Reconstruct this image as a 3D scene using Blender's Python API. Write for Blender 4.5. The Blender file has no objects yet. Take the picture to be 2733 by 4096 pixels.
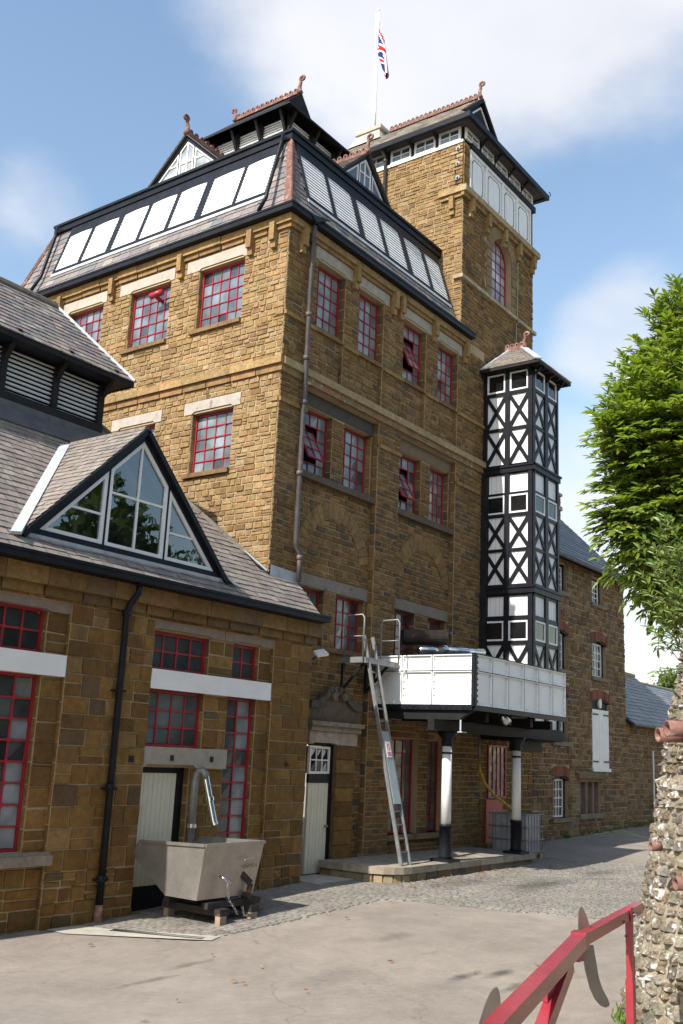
import bpy, math, random
from mathutils import Vector, Matrix, noise
from mathutils.geometry import intersect_line_plane
R = random.Random(11)
scene = bpy.context.scene
COL = scene.collection

# ------------------------------------------------------------------ camera
CAM = Vector((-14.871, -12.797, 2.398))
CR, CU, CD = Vector((.587, -.8083, .0452)), Vector((-.2152, -.102, .9712)), Vector((.7804, .5799, .2338))
FPX = 4019.39
cd = bpy.data.cameras.new('camera')
cd.sensor_fit = 'HORIZONTAL'; cd.sensor_width = 36; cd.lens = FPX / 2733 * 36
cd.clip_start = .1; cd.clip_end = 2000
cam = bpy.data.objects.new('camera', cd); COL.objects.link(cam)
cam.matrix_world = Matrix(((CR.x, CU.x, -CD.x, CAM.x), (CR.y, CU.y, -CD.y, CAM.y), (CR.z, CU.z, -CD.z, CAM.z), (0, 0, 0, 1)))
scene.camera = cam

# ------------------------------------------------------------------ sky and sun
SUN = Vector((-1.06, .078, 1.0)).normalized()          # towards the sun
world = bpy.data.worlds.new('World'); scene.world = world; world.use_nodes = True
wn, wl = world.node_tree.nodes, world.node_tree.links
wn.clear()
wout = wn.new('ShaderNodeOutputWorld'); wbg = wn.new('ShaderNodeBackground'); wbg.inputs[1].default_value = .145
sky = wn.new('ShaderNodeTexSky'); sky.sky_type = 'NISHITA'; sky.sun_disc = False
sky.sun_elevation = math.asin(SUN.z); sky.sun_rotation = math.atan2(SUN.x, SUN.y)
sky.air_density = 1.5; sky.dust_density = 1.0; sky.ozone_density = 1.5; sky.altitude = 100
wtc = wn.new('ShaderNodeTexCoord')
def wmath(op, a, b=None, c=None):
    n = wn.new('ShaderNodeMath'); n.operation = op
    for i, v in enumerate((a, b, c)):
        if v is None: continue
        if isinstance(v, (int, float)): n.inputs[i].default_value = v
        else: wl.new(v, n.inputs[i])
    return n.outputs[0]
def wnoise(scale, detail, rough, off, stretch=(1, 1, 1.7)):
    mp = wn.new('ShaderNodeMapping'); mp.inputs['Location'].default_value = off; mp.inputs['Scale'].default_value = stretch
    wl.new(wtc.outputs['Generated'], mp.inputs[0])
    nz = wn.new('ShaderNodeTexNoise'); nz.inputs['Scale'].default_value = scale; nz.inputs['Detail'].default_value = detail
    nz.inputs['Roughness'].default_value = rough; wl.new(mp.outputs[0], nz.inputs['Vector'])
    return nz.outputs['Fac']
def wblob(d, lo, hi):
    vd = wn.new('ShaderNodeVectorMath'); vd.operation = 'DOT_PRODUCT'; vd.inputs[1].default_value = Vector(d).normalized()
    wl.new(wtc.outputs['Generated'], vd.inputs[0])
    mr = wn.new('ShaderNodeMapRange'); mr.interpolation_type = 'SMOOTHSTEP'
    mr.inputs[1].default_value = lo; mr.inputs[2].default_value = hi
    wl.new(vd.outputs['Value'], mr.inputs[0]); return mr.outputs[0]
n1 = wnoise(5.0, 7, .52, (1.3, .4, 2.1)); n2 = wnoise(1.7, 3, .5, (4.2, 1.1, .3))
blobs = wblob((.58, .32, .75), .940, .988)
for d, lo, hi, k in (((.858, .322, .40), .9955, .9998, .62), ((.93, .36, .14), .965, .999, .6), ((.49, .72, .49), .9975, 1.0, .28), ((.87, .22, .30), .990, .9995, .4),
                     ((-.5, -.6, .6), .90, .99, .8), ((-.2, .9, .5), .94, .99, .5), ((-.8, .3, .4), .95, .99, .5)):
    b = wblob(d, lo, hi); b = wmath('MULTIPLY', b, k); blobs = wmath('MAXIMUM', blobs, b)
m = wmath('MULTIPLY_ADD', n1, 1.3, -.65); m = wmath('MULTIPLY_ADD', n2, .5, wmath('ADD', m, -.25))
m = wmath('ADD', wmath('MULTIPLY', blobs, 1.25), m)
mr = wn.new('ShaderNodeMapRange'); mr.interpolation_type = 'SMOOTHSTEP'; mr.inputs[1].default_value = .15; mr.inputs[2].default_value = 1.05
wl.new(m, mr.inputs[0])
fac = wmath('MULTIPLY', mr.outputs[0], .93)
shade = wn.new('ShaderNodeMix'); shade.data_type = 'RGBA'
wl.new(n1, shade.inputs[0]); shade.inputs[6].default_value = (3.7, 3.78, 4.15, 1); shade.inputs[7].default_value = (5.2, 5.2, 5.25, 1)
mixc = wn.new('ShaderNodeMix'); mixc.data_type = 'RGBA'
wl.new(fac, mixc.inputs[0]); wl.new(sky.outputs[0], mixc.inputs[6]); wl.new(shade.outputs[2], mixc.inputs[7])
wl.new(mixc.outputs[2], wbg.inputs[0]); wl.new(wbg.outputs[0], wout.inputs[0])
sd = bpy.data.lights.new('sun', 'SUN'); sd.energy = 5.0; sd.angle = math.radians(.53); sd.color = (1, .955, .88)
sun = bpy.data.objects.new('sun', sd); COL.objects.link(sun); sun.rotation_euler = SUN.to_track_quat('Z', 'Y').to_euler(); sun.location = (-20, -5, 30)
scene.view_settings.view_transform = 'Standard'; scene.view_settings.look = 'None'
scene.view_settings.exposure = .58; scene.view_settings.gamma = 1
scene.render.engine = 'CYCLES'
scene.cycles.max_bounces = 6; scene.cycles.diffuse_bounces = 3; scene.cycles.glossy_bounces = 3; scene.cycles.transparent_max_bounces = 8

# ------------------------------------------------------------------ materials
def mat(name, col=(.5, .5, .5), rough=.7, metal=0, tint=False, nz=None, bump=None, spec=.4, stain=None, streak=None, crack=None, spots=None):
    m = bpy.data.materials.new(name); m.use_nodes = True
    n, l = m.node_tree.nodes, m.node_tree.links
    p = n['Principled BSDF']; p.inputs['Roughness'].default_value = rough; p.inputs['Metallic'].default_value = metal
    p.inputs['Specular IOR Level'].default_value = spec
    geo = n.new('ShaderNodeNewGeometry'); pos = geo.outputs['Position']
    if tint:
        a = n.new('ShaderNodeAttribute'); a.attribute_name = 'tint'; c = a.outputs['Color']
    else:
        a = n.new('ShaderNodeRGB'); a.outputs[0].default_value = (*col, 1); c = a.outputs[0]
    def noise_(scale, detail=5, rg=.6):
        t = n.new('ShaderNodeTexNoise'); t.inputs['Scale'].default_value = scale; t.inputs['Detail'].default_value = detail
        t.inputs['Roughness'].default_value = rg; l.new(pos, t.inputs['Vector']); return t.outputs['Fac']
    def remap(f, a0, a1, b0, b1):
        r = n.new('ShaderNodeMapRange'); r.inputs[1].default_value = a0; r.inputs[2].default_value = a1
        r.inputs[3].default_value = b0; r.inputs[4].default_value = b1; l.new(f, r.inputs[0]); return r.outputs[0]
    def mul(c, f):
        x = n.new('ShaderNodeVectorMath'); x.operation = 'SCALE'; l.new(c, x.inputs[0]); l.new(f, x.inputs['Scale']); return x.outputs[0]
    def mix(c, f, col2):
        x = n.new('ShaderNodeMix'); x.data_type = 'RGBA'; l.new(f, x.inputs[0]); l.new(c, x.inputs[6]); x.inputs[7].default_value = (*col2, 1); return x.outputs[2]
    if nz:
        for scale, lo, hi in nz: c = mul(c, remap(noise_(scale), .28, .72, lo, hi))
    if stain:
        for scale, thr, wid, col2, amt in stain: c = mix(c, remap(noise_(scale, 6, .65), thr, thr + wid, 0, amt), col2)
    if streak:                                   # rain-washed vertical streaks
        scale, thr, wid, col2, amt = streak; mp = n.new('ShaderNodeMapping'); mp.inputs['Scale'].default_value = (1, 1, .09); l.new(pos, mp.inputs[0])
        t = n.new('ShaderNodeTexNoise'); t.inputs['Scale'].default_value = scale; t.inputs['Detail'].default_value = 5; l.new(mp.outputs[0], t.inputs['Vector']); c = mix(c, remap(t.outputs['Fac'], thr, thr + wid, 0, amt), col2)
    for sx, sy, rx, ry, amt in spots or ():      # oil spots and patches lying on the ground
        su = n.new('ShaderNodeVectorMath'); su.operation = 'MULTIPLY_ADD'; l.new(pos, su.inputs[0]); su.inputs[1].default_value = (1 / rx, 1 / ry, 0); su.inputs[2].default_value = (-sx / rx, -sy / ry, 0)
        le = n.new('ShaderNodeVectorMath'); le.operation = 'LENGTH'; l.new(su.outputs[0], le.inputs[0]); wa = n.new('ShaderNodeMath'); wa.operation = 'MULTIPLY_ADD'; l.new(noise_(4.5), wa.inputs[0]); wa.inputs[1].default_value = 1.6; l.new(le.outputs['Value'], wa.inputs[2])
        c = mix(c, remap(wa.outputs[0], 1.1, 1.9, amt, 0), (.06, .055, .05))
    if crack:                                    # hairline cracks, broken up by noise
        scale, wid, col2, amt = crack; t = n.new('ShaderNodeTexNoise'); t.inputs['Scale'].default_value = 1.4; t.inputs['Detail'].default_value = 5; l.new(pos, t.inputs['Vector'])
        ad = n.new('ShaderNodeVectorMath'); ad.operation = 'MULTIPLY_ADD'; l.new(t.outputs['Color'], ad.inputs[0]); ad.inputs[1].default_value = (1.1, 1.1, 0); l.new(pos, ad.inputs[2])
        v = n.new('ShaderNodeTexVoronoi'); v.feature = 'DISTANCE_TO_EDGE'; v.inputs['Scale'].default_value = scale; l.new(ad.outputs[0], v.inputs['Vector'])
        f1 = remap(v.outputs['Distance'], 0, wid, amt, 0); f2 = remap(noise_(.45), .46, .56, 0, 1); mm = n.new('ShaderNodeMath'); mm.operation = 'MULTIPLY'; l.new(f1, mm.inputs[0]); l.new(f2, mm.inputs[1]); c = mix(c, mm.outputs[0], col2)
    l.new(c, p.inputs['Base Color'])
    if bump:
        b = n.new('ShaderNodeBump'); b.inputs['Strength'].default_value = bump[1]; b.inputs['Distance'].default_value = bump[2]
        l.new(noise_(bump[0], 6, .65), b.inputs['Height']); l.new(b.outputs[0], p.inputs['Normal'])
    return m
def glassmat(name, tintcol, rough=.06, clear=0.0, tint=False):
    """old glass: mirror-like coat over a dim body; clear > 0 lets the room behind show"""
    m = bpy.data.materials.new(name); m.use_nodes = True
    n, l = m.node_tree.nodes, m.node_tree.links; p = n['Principled BSDF']; out = n['Material Output']
    p.inputs['Roughness'].default_value = rough; p.inputs['Specular IOR Level'].default_value = .7
    geo = n.new('ShaderNodeNewGeometry')
    t = n.new('ShaderNodeTexNoise'); t.inputs['Scale'].default_value = 2.2; t.inputs['Detail'].default_value = 4; l.new(geo.outputs['Position'], t.inputs[0])
    r = n.new('ShaderNodeMapRange'); r.inputs[1].default_value = .3; r.inputs[2].default_value = .7; r.inputs[3].default_value = .55; r.inputs[4].default_value = 1.35
    l.new(t.outputs[0], r.inputs[0])
    s = n.new('ShaderNodeVectorMath'); s.operation = 'SCALE'
    if tint:
        a = n.new('ShaderNodeAttribute'); a.attribute_name = 'tint'; l.new(a.outputs['Color'], s.inputs[0])
    else: s.inputs[0].default_value = tintcol
    l.new(r.outputs[0], s.inputs['Scale']); l.new(s.outputs[0], p.inputs['Base Color'])
    b = n.new('ShaderNodeBump'); b.inputs['Strength'].default_value = .25; b.inputs['Distance'].default_value = .01
    t2 = n.new('ShaderNodeTexNoise'); t2.inputs['Scale'].default_value = 5; l.new(geo.outputs['Position'], t2.inputs[0]); l.new(t2.outputs[0], b.inputs['Height'])
    l.new(b.outputs[0], p.inputs['Normal'])
    if clear:
        tr = n.new('ShaderNodeBsdfTransparent'); tr.inputs[0].default_value = (.8, .84, .8, 1); mx = n.new('ShaderNodeMixShader')
        gl = n.new('ShaderNodeBsdfGlossy'); gl.inputs[0].default_value = (.9, .95, 1, 1); gl.inputs['Roughness'].default_value = .015; l.new(b.outputs[0], gl.inputs['Normal']); b.inputs['Strength'].default_value = .06
        fr = n.new('ShaderNodeFresnel'); fr.inputs[0].default_value = 1.5
        rr = n.new('ShaderNodeMapRange'); rr.inputs[1].default_value = 0; rr.inputs[2].default_value = 1; rr.inputs[3].default_value = 1 - clear; rr.inputs[4].default_value = 1
        l.new(fr.outputs[0], rr.inputs[0]); l.new(rr.outputs[0], mx.inputs[0]); l.new(tr.outputs[0], mx.inputs[1]); l.new(gl.outputs[0], mx.inputs[2]); l.new(mx.outputs[0], out.inputs[0])
    return m
STONE = mat('ironstone', tint=True, rough=.9, nz=((9, .72, 1.26), (55, .78, 1.2), (1.1, .8, 1.16)), bump=(30, .7, .03), spec=.25, stain=((2.3, .62, .12, (.05, .045, .04), .5),), streak=(3.2, .60, .16, (.055, .045, .036), .6))
MORTAR = mat('lime_mortar', (.39, .30, .185), .95, nz=((30, .8, 1.15), (1.2, .8, 1.1)), bump=(60, .4, .01), spec=.2)
PALE = mat('pale_dressed_stone', tint=True, rough=.85, nz=((6, .82, 1.12), (40, .88, 1.1)), bump=(30, .3, .01), spec=.25, stain=((3.5, .6, .12, (.06, .05, .045), .75), (9, .66, .1, (.5, .47, .42), .5)))
LICHEN = mat('lichened_stone', tint=True, rough=.9, nz=((7, .75, 1.2),), bump=(30, .5, .02), spec=.2, stain=((6, .58, .12, (.58, .55, .49), .8), (2.5, .62, .12, (.05, .045, .04), .6)))
SLATE = mat('slate', tint=True, rough=.55, nz=((14, .8, 1.2), (60, .88, 1.12)), bump=(45, .3, .006), spec=.5, stain=((11, .66, .08, (.42, .38, .27), .7), (30, .68, .06, (.5, .48, .42), .6)))
UNDER = mat('roof_felt', (.07, .065, .065), .9)
WHITE = mat('white_paint', (.78, .78, .77), .5, nz=((2.5, .9, 1.05),), stain=((14, .68, .06, (.36, .34, .31), .6),), streak=(7, .62, .14, (.40, .36, .30), .4), bump=(20, .08, .004))
WHITEB = mat('whitewash', (.82, .81, .79), .8, nz=((3, .92, 1.04),), stain=((9, .68, .08, (.5, .42, .32), .6),), bump=(25, .3, .006))
CREAM = mat('cream_door_paint', (.72, .68, .54), .5, nz=((3, .92, 1.05),), stain=((10, .7, .06, (.35, .3, .2), .5),), bump=(20, .1, .004))
BLACK = mat('black_paint', (.012, .013, .017), .4, nz=((4, .7, 1.5),), stain=((24, .74, .04, (.5, .5, .48), .4),), bump=(25, .15, .004), spec=.16)
BLACKT = mat('black_timber', (.013, .012, .013), .6, spec=.2, nz=((4, .6, 1.6),), bump=(25, .25, .006))
DARK = mat('dark_interior', (.008, .008, .009), .9, spec=.1)
RED = mat('red_iron_paint', (.33, .022, .035), .42, nz=((6, .8, 1.15),), bump=(30, .12, .003), stain=((20, .7, .06, (.1, .03, .02), .5),))
BARR = mat('barrier_red_paint', (.30, .028, .04), .24, nz=((5, .85, 1.1),), bump=(14, .06, .003), spec=.6)
TERRA = mat('terracotta', (.20, .105, .085), .85, nz=((8, .7, 1.25),), bump=(40, .3, .006), stain=((8, .56, .12, (.42, .33, .28), .75),), spec=.2)
DLEAD = mat('dark_lead', (.085, .088, .095), .5, nz=((5, .7, 1.25),), bump=(12, .4, .012))
LEAD = mat('lead_flashing', (.42, .44, .47), .45, nz=((5, .75, 1.2),), bump=(12, .4, .012), stain=((6, .64, .1, (.75, .74, .72), .7),))
STEEL = mat('brushed_steel', (.40, .37, .335), .42, .75, nz=((3, .8, 1.15), (40, .9, 1.08)), bump=(70, .12, .002), stain=((4, .62, .14, (.22, .19, .16), .6),))
CHROME = mat('polished_pipe', (.62, .63, .65), .18, 1, nz=((6, .85, 1.1),), bump=(10, .08, .004))
GALV = mat('galvanised_steel', (.24, .24, .24), .5, .5, nz=((6, .7, 1.2),), bump=(40, .15, .003))
RUST = mat('rusty_iron', (.035, .028, .026), .7, .2, nz=((6, .6, 1.5),), bump=(30, .4, .006), stain=((5, .58, .1, (.24, .10, .05), .9),))
PIPE = mat('weathered_downpipe', (.085, .072, .07), .55, .1, nz=((4, .7, 1.3),), stain=((3, .58, .1, (.26, .16, .12), .7),), bump=(30, .2, .004))
BRICK = mat('red_brick', tint=True, rough=.9, nz=((12, .75, 1.2),), bump=(40, .4, .008), spec=.2)
TARMAC = mat('tarmac', (.285, .243, .203), .92, nz=((110, .66, 1.3), (420, .75, 1.25), (.35, .8, 1.13), (2.2, .86, 1.1), (9, .9, 1.09)), bump=(260, .6, .012), spec=.25, crack=(.3, .008, (.12, .105, .09), .4), spots=((-3.67, -6.58, .3, .13, .8), (-3.3, -6.85, .35, .12, .8), (-3.8, -7.3, .4, .1, .6), (-5.2, -3.6, .5, .1, .5), (-6.1, -3.9, .6, .09, .5), (-2.2, -4.6, .5, .2, .35), (-4.6, -5.4, .8, .3, .25)),
             stain=((.8, .62, .1, (.20, .175, .155), .5), (3.1, .67, .05, (.12, .105, .095), .7), (300, .66, .05, (.6, .56, .52), .6), (130, .70, .04, (.09, .08, .075), .6)))
COBBLE = mat('setts', tint=True, rough=.75, nz=((10, .75, 1.2), (70, .85, 1.12), (.8, .8, 1.15)), bump=(60, .35, .008), stain=((.9, .6, .12, (.05, .05, .05), .6),), spots=((4.3, -3.8, 1.5, .5, .75), (7.4, -3.75, 1.0, .35, .6), (3.6, -2.5, 1.4, .5, .5), (-2.6, -1.6, 1.0, .5, .5)))
GROUT = mat('sett_joints', (.17, .155, .125), .95, nz=((20, .6, 1.3),), bump=(60, .5, .012))
CONC = mat('concrete', (.40, .37, .31), .9, nz=((4, .8, 1.15), (60, .85, 1.12)), bump=(60, .3, .006), stain=((3, .62, .1, (.14, .12, .1), .6),))
FLAGS = mat('stone_flags', tint=True, rough=.85, nz=((5, .72, 1.2), (50, .82, 1.14)), bump=(30, .5, .014), stain=((3, .56, .14, (.1, .085, .07), .6), (9, .64, .1, (.13, .12, .09), .6)))
RUBBLE = mat('lichened_rubble', tint=True, rough=.95, nz=((6, .6, 1.35), (24, .66, 1.3)), bump=(17, 1.0, .07), spec=.2, stain=((8, .555, .07, (.72, .69, .64), .92), (5, .63, .1, (.10, .09, .07), .5), (16, .68, .05, (.34, .22, .06), .6)))
PLASTIC = mat('container_plastic', (.33, .34, .38), .4, nz=((3, .75, 1.15),), bump=(6, .2, .02))
WOOD = mat('grey_wood', (.30, .23, .16), .85, nz=((5, .7, 1.2),), bump=(40, .4, .008))
HOSE = mat('yellow_hose', (.50, .30, .03), .5, bump=(80, .2, .004))
YELLOW = mat('faded_yellow_line', (.50, .45, .27), .9, stain=((9, .52, .12, (.3, .27, .22), .8),))
PANEL = mat('tank_white_paint', (.80, .81, .81), .4, nz=((2, .92, 1.03),), stain=((18, .70, .05, (.35, .28, .22), .6), (4, .66, .1, (.52, .48, .42), .5)), streak=(6, .60, .14, (.40, .30, .21), .45), bump=(14, .06, .004))
REDBOX = mat('orange_red_paint', (.45, .06, .03), .5, nz=((4, .85, 1.1),))
G_GREY = glassmat('frosted_old_glass', (.2, .2, .2), .14, tint=True)
G_DARK = glassmat('dark_window_glass', (.012, .012, .013), .03)
G_ROOM = glassmat('rooflight_glass', (.014, .018, .012), .02, clear=.87)
G_PALE = glassmat('painted_sky_pale_glass', (.36, .39, .40), .08); G_MID = glassmat('painted_sky_blue_glass', (.10, .13, .17), .05)  # dormer glass: reflected sky is painted into the body colour
SIGNW = mat('sign_white', (.8, .8, .8), .5); SIGNR = mat('sign_red', (.6, .02, .03), .5)
FLAGM = mat('flag_cloth', tint=True, rough=.85)
LEAFM = None
def leafmat(name, spec=.5, rough=.35, trans=.35):
    m = mat(name, tint=True, rough=rough, spec=spec, nz=((30, .8, 1.15),))
    n, l = m.node_tree.nodes, m.node_tree.links; p = n['Principled BSDF']; out = n['Material Output']
    src = p.inputs['Base Color'].links[0].from_socket
    t = n.new('ShaderNodeBsdfTranslucent'); g = n.new('ShaderNodeVectorMath'); g.operation = 'MULTIPLY'; g.inputs[1].default_value = (1.5, 1.7, .5)
    l.new(src, g.inputs[0]); l.new(g.outputs[0], t.inputs[0]); mx = n.new('ShaderNodeMixShader'); mx.inputs[0].default_value = trans
    l.new(p.outputs[0], mx.inputs[1]); l.new(t.outputs[0], mx.inputs[2]); l.new(mx.outputs[0], out.inputs[0]); return m
LAUREL = leafmat('laurel_leaf', .6, .28, .4); BUDD = leafmat('buddleia_leaf', .3, .6, .3); FARLEAF = leafmat('far_leaf', .2, .7, .3)
BARK = mat('bark', (.10, .075, .05), .95, nz=((6, .7, 1.3),), bump=(20, .6, .02))

# ------------------------------------------------------------------ mesh helpers
BASES = {}
def link(name, verts, faces, m, parent=None, cols=None, smooth=False, base=None):
    me = bpy.data.meshes.new(name)
    b = Vector(base) if base is not None else (BASES[parent.name] if parent else Vector((0, 0, 0)))
    me.from_pydata([(v[0] - b[0], v[1] - b[1], v[2] - b[2]) for v in verts], [], faces)
    me.materials.append(m)
    if cols:
        a = me.attributes.new('tint', 'FLOAT_COLOR', 'FACE')
        flat = []
        for c in cols: flat += [c[0], c[1], c[2], 1.0]
        a.data.foreach_set('color', flat)
    if smooth: me.polygons.foreach_set('use_smooth', [True] * len(me.polygons))
    o = bpy.data.objects.new(name, me); COL.objects.link(o)
    BASES[o.name] = b
    if parent: o.parent = parent
    else: o.location = b
    return o
class G:
    def __init__(s): s.v, s.f, s.c = [], [], []
    def add(s, verts, faces, col=(.5, .5, .5)):
        k = len(s.v); s.v += [tuple(v) for v in verts]; s.f += [tuple(i + k for i in f) for f in faces]; s.c += [col] * len(faces); return s
    def box(s, x0, x1, y0, y1, z0, z1, col=(.5, .5, .5)):
        return s.add([(x0, y0, z0), (x1, y0, z0), (x1, y1, z0), (x0, y1, z0), (x0, y0, z1), (x1, y0, z1), (x1, y1, z1), (x0, y1, z1)],
                     [(0, 3, 2, 1), (4, 5, 6, 7), (0, 1, 5, 4), (1, 2, 6, 5), (2, 3, 7, 6), (3, 0, 4, 7)], col)
    def fbox(s, fr, u0, u1, v0, v1, d0, d1, col=(.5, .5, .5)):
        P = [fr(u, v, d) for d in (d0, d1) for u, v in ((u0, v0), (u1, v0), (u1, v1), (u0, v1))]
        return s.add(P, [(0, 3, 2, 1), (4, 5, 6, 7), (0, 1, 5, 4), (1, 2, 6, 5), (2, 3, 7, 6), (3, 0, 4, 7)], col)
    def prism(s, fr, poly, d0, d1, col=(.5, .5, .5)):
        n = len(poly); P = [fr(u, v, d0) for u, v in poly] + [fr(u, v, d1) for u, v in poly]
        return s.add(P, [tuple(range(n - 1, -1, -1)), tuple(range(n, 2 * n))] + [(i, (i + 1) % n, n + (i + 1) % n, n + i) for i in range(n)], col)
    def beam(s, p, q, w, h, up=(0, 0, 1), col=(.5, .5, .5)):
        p, q = Vector(p), Vector(q); t = (q - p).normalized(); a = t.cross(Vector(up))
        if a.length < 1e-4: a = t.cross(Vector((1, 0, 0)))
        a.normalize(); b = a.cross(t)
        P = [o + a * (w / 2 * i) + b * (h / 2 * j) for o in (p, q) for i, j in ((-1, -1), (1, -1), (1, 1), (-1, 1))]
        return s.add(P, [(0, 3, 2, 1), (4, 5, 6, 7), (0, 1, 5, 4), (1, 2, 6, 5), (2, 3, 7, 6), (3, 0, 4, 7)], col)
    def tube(s, path, r, n=8, col=(.5, .5, .5), cap=True):
        path = [Vector(p) for p in path]; rr = r if isinstance(r, (list, tuple)) else [r] * len(path); rings = []; prev = None
        for i, p in enumerate(path):
            t = (path[min(i + 1, len(path) - 1)] - path[max(i - 1, 0)]).normalized()
            a = prev - t * prev.dot(t) if prev is not None else (t.orthogonal())
            a.normalize(); prev = a; b = t.cross(a)
            rings.append([p + (a * math.cos(2 * math.pi * j / n) + b * math.sin(2 * math.pi * j / n)) * rr[i] for j in range(n)])
        P = [v for g in rings for v in g]
        F = [(i * n + j, i * n + (j + 1) % n, (i + 1) * n + (j + 1) % n, (i + 1) * n + j) for i in range(len(path) - 1) for j in range(n)]
        if cap: F += [tuple(range(n - 1, -1, -1)), tuple(range(len(P) - n, len(P)))]
        return s.add(P, F, col)
    def quad(s, a, b, c, d, col=(.5, .5, .5)): return s.add([a, b, c, d], [(0, 1, 2, 3)], col)
    def build(s, name, m, parent=None, smooth=False, base=None, label=None):
        o = link(name, s.v, s.f, m, parent, s.c, smooth, base)
        if label: o['label'] = label
        return o
def tag(o, label, cat, group=None, kind=None):
    if label: o['label'] = label
    if cat: o['category'] = cat
    if group: o['group'] = group
    if kind: o['kind'] = kind
    return o
def thing(name, loc, label, cat, group=None):
    o = bpy.data.objects.new(name, None); COL.objects.link(o); o.location = loc; BASES[o.name] = Vector(loc); o.empty_display_size = .2
    return tag(o, label, cat, group)
def frame(O, U, V, N):
    O, U, V, N = Vector(O), Vector(U).normalized(), Vector(V).normalized(), Vector(N).normalized()
    def f(u, v, d=0): return O + U * u + V * v + N * d
    f.N = N; f.U = U; f.V = V; return f
FA = frame((0, 0, 0), (0, 1, 0), (0, 0, 1), (-1, 0, 0))       # wall faces looking -x, u = y
def faceA(x): return frame((x, 0, 0), (0, 1, 0), (0, 0, 1), (-1, 0, 0))
def faceB(y): return frame((0, y, 0), (1, 0, 0), (0, 0, 1), (0, -1, 0))   # wall faces looking -y, u = x
def proj(p):
    q = Vector(p) - CAM; z = q.dot(CD)
    return (1366.5 + FPX * q.dot(CR) / z, 2048 - FPX * q.dot(CU) / z, z) if z > .05 else (-9e3, -9e3, -1)
def pix(u, v, depth):
    d = CR * ((u - 1366.5) / FPX) + CU * (-(v - 2048) / FPX) + CD
    return CAM + d * depth
ALLP = []
class Pieces:
    """alike pieces: the ones that show largest become parts, the rest one mass"""
    def __init__(s, owner, name, m, limit=300, mass=None):
        s.o, s.name, s.m, s.limit, s.mass, s.L = owner, name, m, limit, mass or name + '_mass', []; ALLP.append(s)
    def add(s, verts, faces, col, parent, nrm=None): s.L.append((verts, faces, col, parent, nrm))
    def finish(s, dg):
        sc = []
        for i, (v, f, c, p, nrm) in enumerate(s.L):
            ctr = sum((Vector(q) for q in v), Vector()) / len(v); x, y, z = proj(ctr); k = 0.0
            if z > 0 and -10 < x < 2743 and -10 < y < 4106:
                a = [Vector(q) for q in (v[j] for j in f[0])]
                nn = (a[1] - a[0]).cross(a[2] - a[0]); area = nn.length; k = area / (z * z) + 1e-9
                d = ctr - CAM; L = d.length; d.normalize()
                if nn.length > 0: k *= abs(nn.normalized().dot(d)) + .02
                if nrm is not None and nrm.dot(d) > .02: k *= .001
                hit = scene.ray_cast(dg, CAM, d, distance=L - .25)
                if hit[0]: k *= .001
            sc.append((k, i))
        sc.sort(reverse=True); keep = set(i for k, i in sc[:s.limit] if k > 1e-8 or len(sc) <= s.limit)
        g = G()
        for i, (v, f, c, p, nrm) in enumerate(s.L):
            if i in keep: link(s.name, v, f, s.m, p, [c] * len(f))
            else: g.add(v, f, c)
        if g.f:
            o = g.build(s.mass, s.m, s.o); o['kind'] = 'stuff'
def jc(c, a=.10, b=.04):
    k = 1 + R.uniform(-a, a); return tuple(max(0, x * k * (1 + R.uniform(-b, b))) for x in c)
PAL_GOLD = [((.295, .188, .083), 6), ((.27, .168, .072), 6), ((.315, .208, .10), 4), ((.235, .138, .058), 2), ((.33, .238, .132), 1), ((.20, .122, .06), 1)]  # stone of the sunlit faces, coloured lighter to strengthen the sun contrast
PAL_SHADE = [((.222, .130, .05), 6), ((.20, .115, .042), 6), ((.245, .15, .062), 4), ((.168, .094, .036), 3), ((.138, .09, .048), 2), ((.105, .076, .051), 1)]  # same ironstone on the shaded faces: shade put into the colour, plus some soot
PAL_WING = [((.205, .112, .033), 6), ((.182, .097, .027), 6), ((.232, .13, .041), 4), ((.15, .08, .026), 3), ((.125, .083, .04), 1), ((.24, .146, .056), 1)]
PAL_FAR = [((.205, .128, .058), 5), ((.17, .102, .047), 5), ((.24, .158, .077), 3), ((.135, .085, .047), 3), ((.205, .162, .10), 1), ((.12, .09, .068), 1)]
def pick(pal):
    t = R.uniform(0, sum(w for _, w in pal))
    for c, w in pal:
        t -= w
        if t <= 0: return jc(c)
    return jc(pal[0][0])
BOXF = [(4, 5, 6, 7), (0, 1, 5, 4), (1, 2, 6, 5), (2, 3, 7, 6), (3, 0, 4, 7)]
def stone(P, fr, u0, u1, v0, v1, col, parent, prd=(.012, .028), jit=.005, gap=.007):
    d1 = R.uniform(*prd); e = min(.012, (u1 - u0) * .1, (v1 - v0) * .12)
    q = [(u0 + gap, v0 + gap), (u1 - gap, v0 + gap), (u1 - gap, v1 - gap), (u0 + gap, v1 - gap)]
    q = [(u + R.uniform(-jit, jit), v + R.uniform(-jit, jit)) for u, v in q]
    cu, cv = (u0 + u1) / 2, (v0 + v1) / 2
    back = [fr(u, v, -.012) for u, v in q]
    front = [fr(u + math.copysign(e, cu - u), v + math.copysign(e, cv - v), d1 + R.uniform(-.006, .006)) for u, v in q]
    P.add(back + front, BOXF, col, parent, fr.N)
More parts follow.
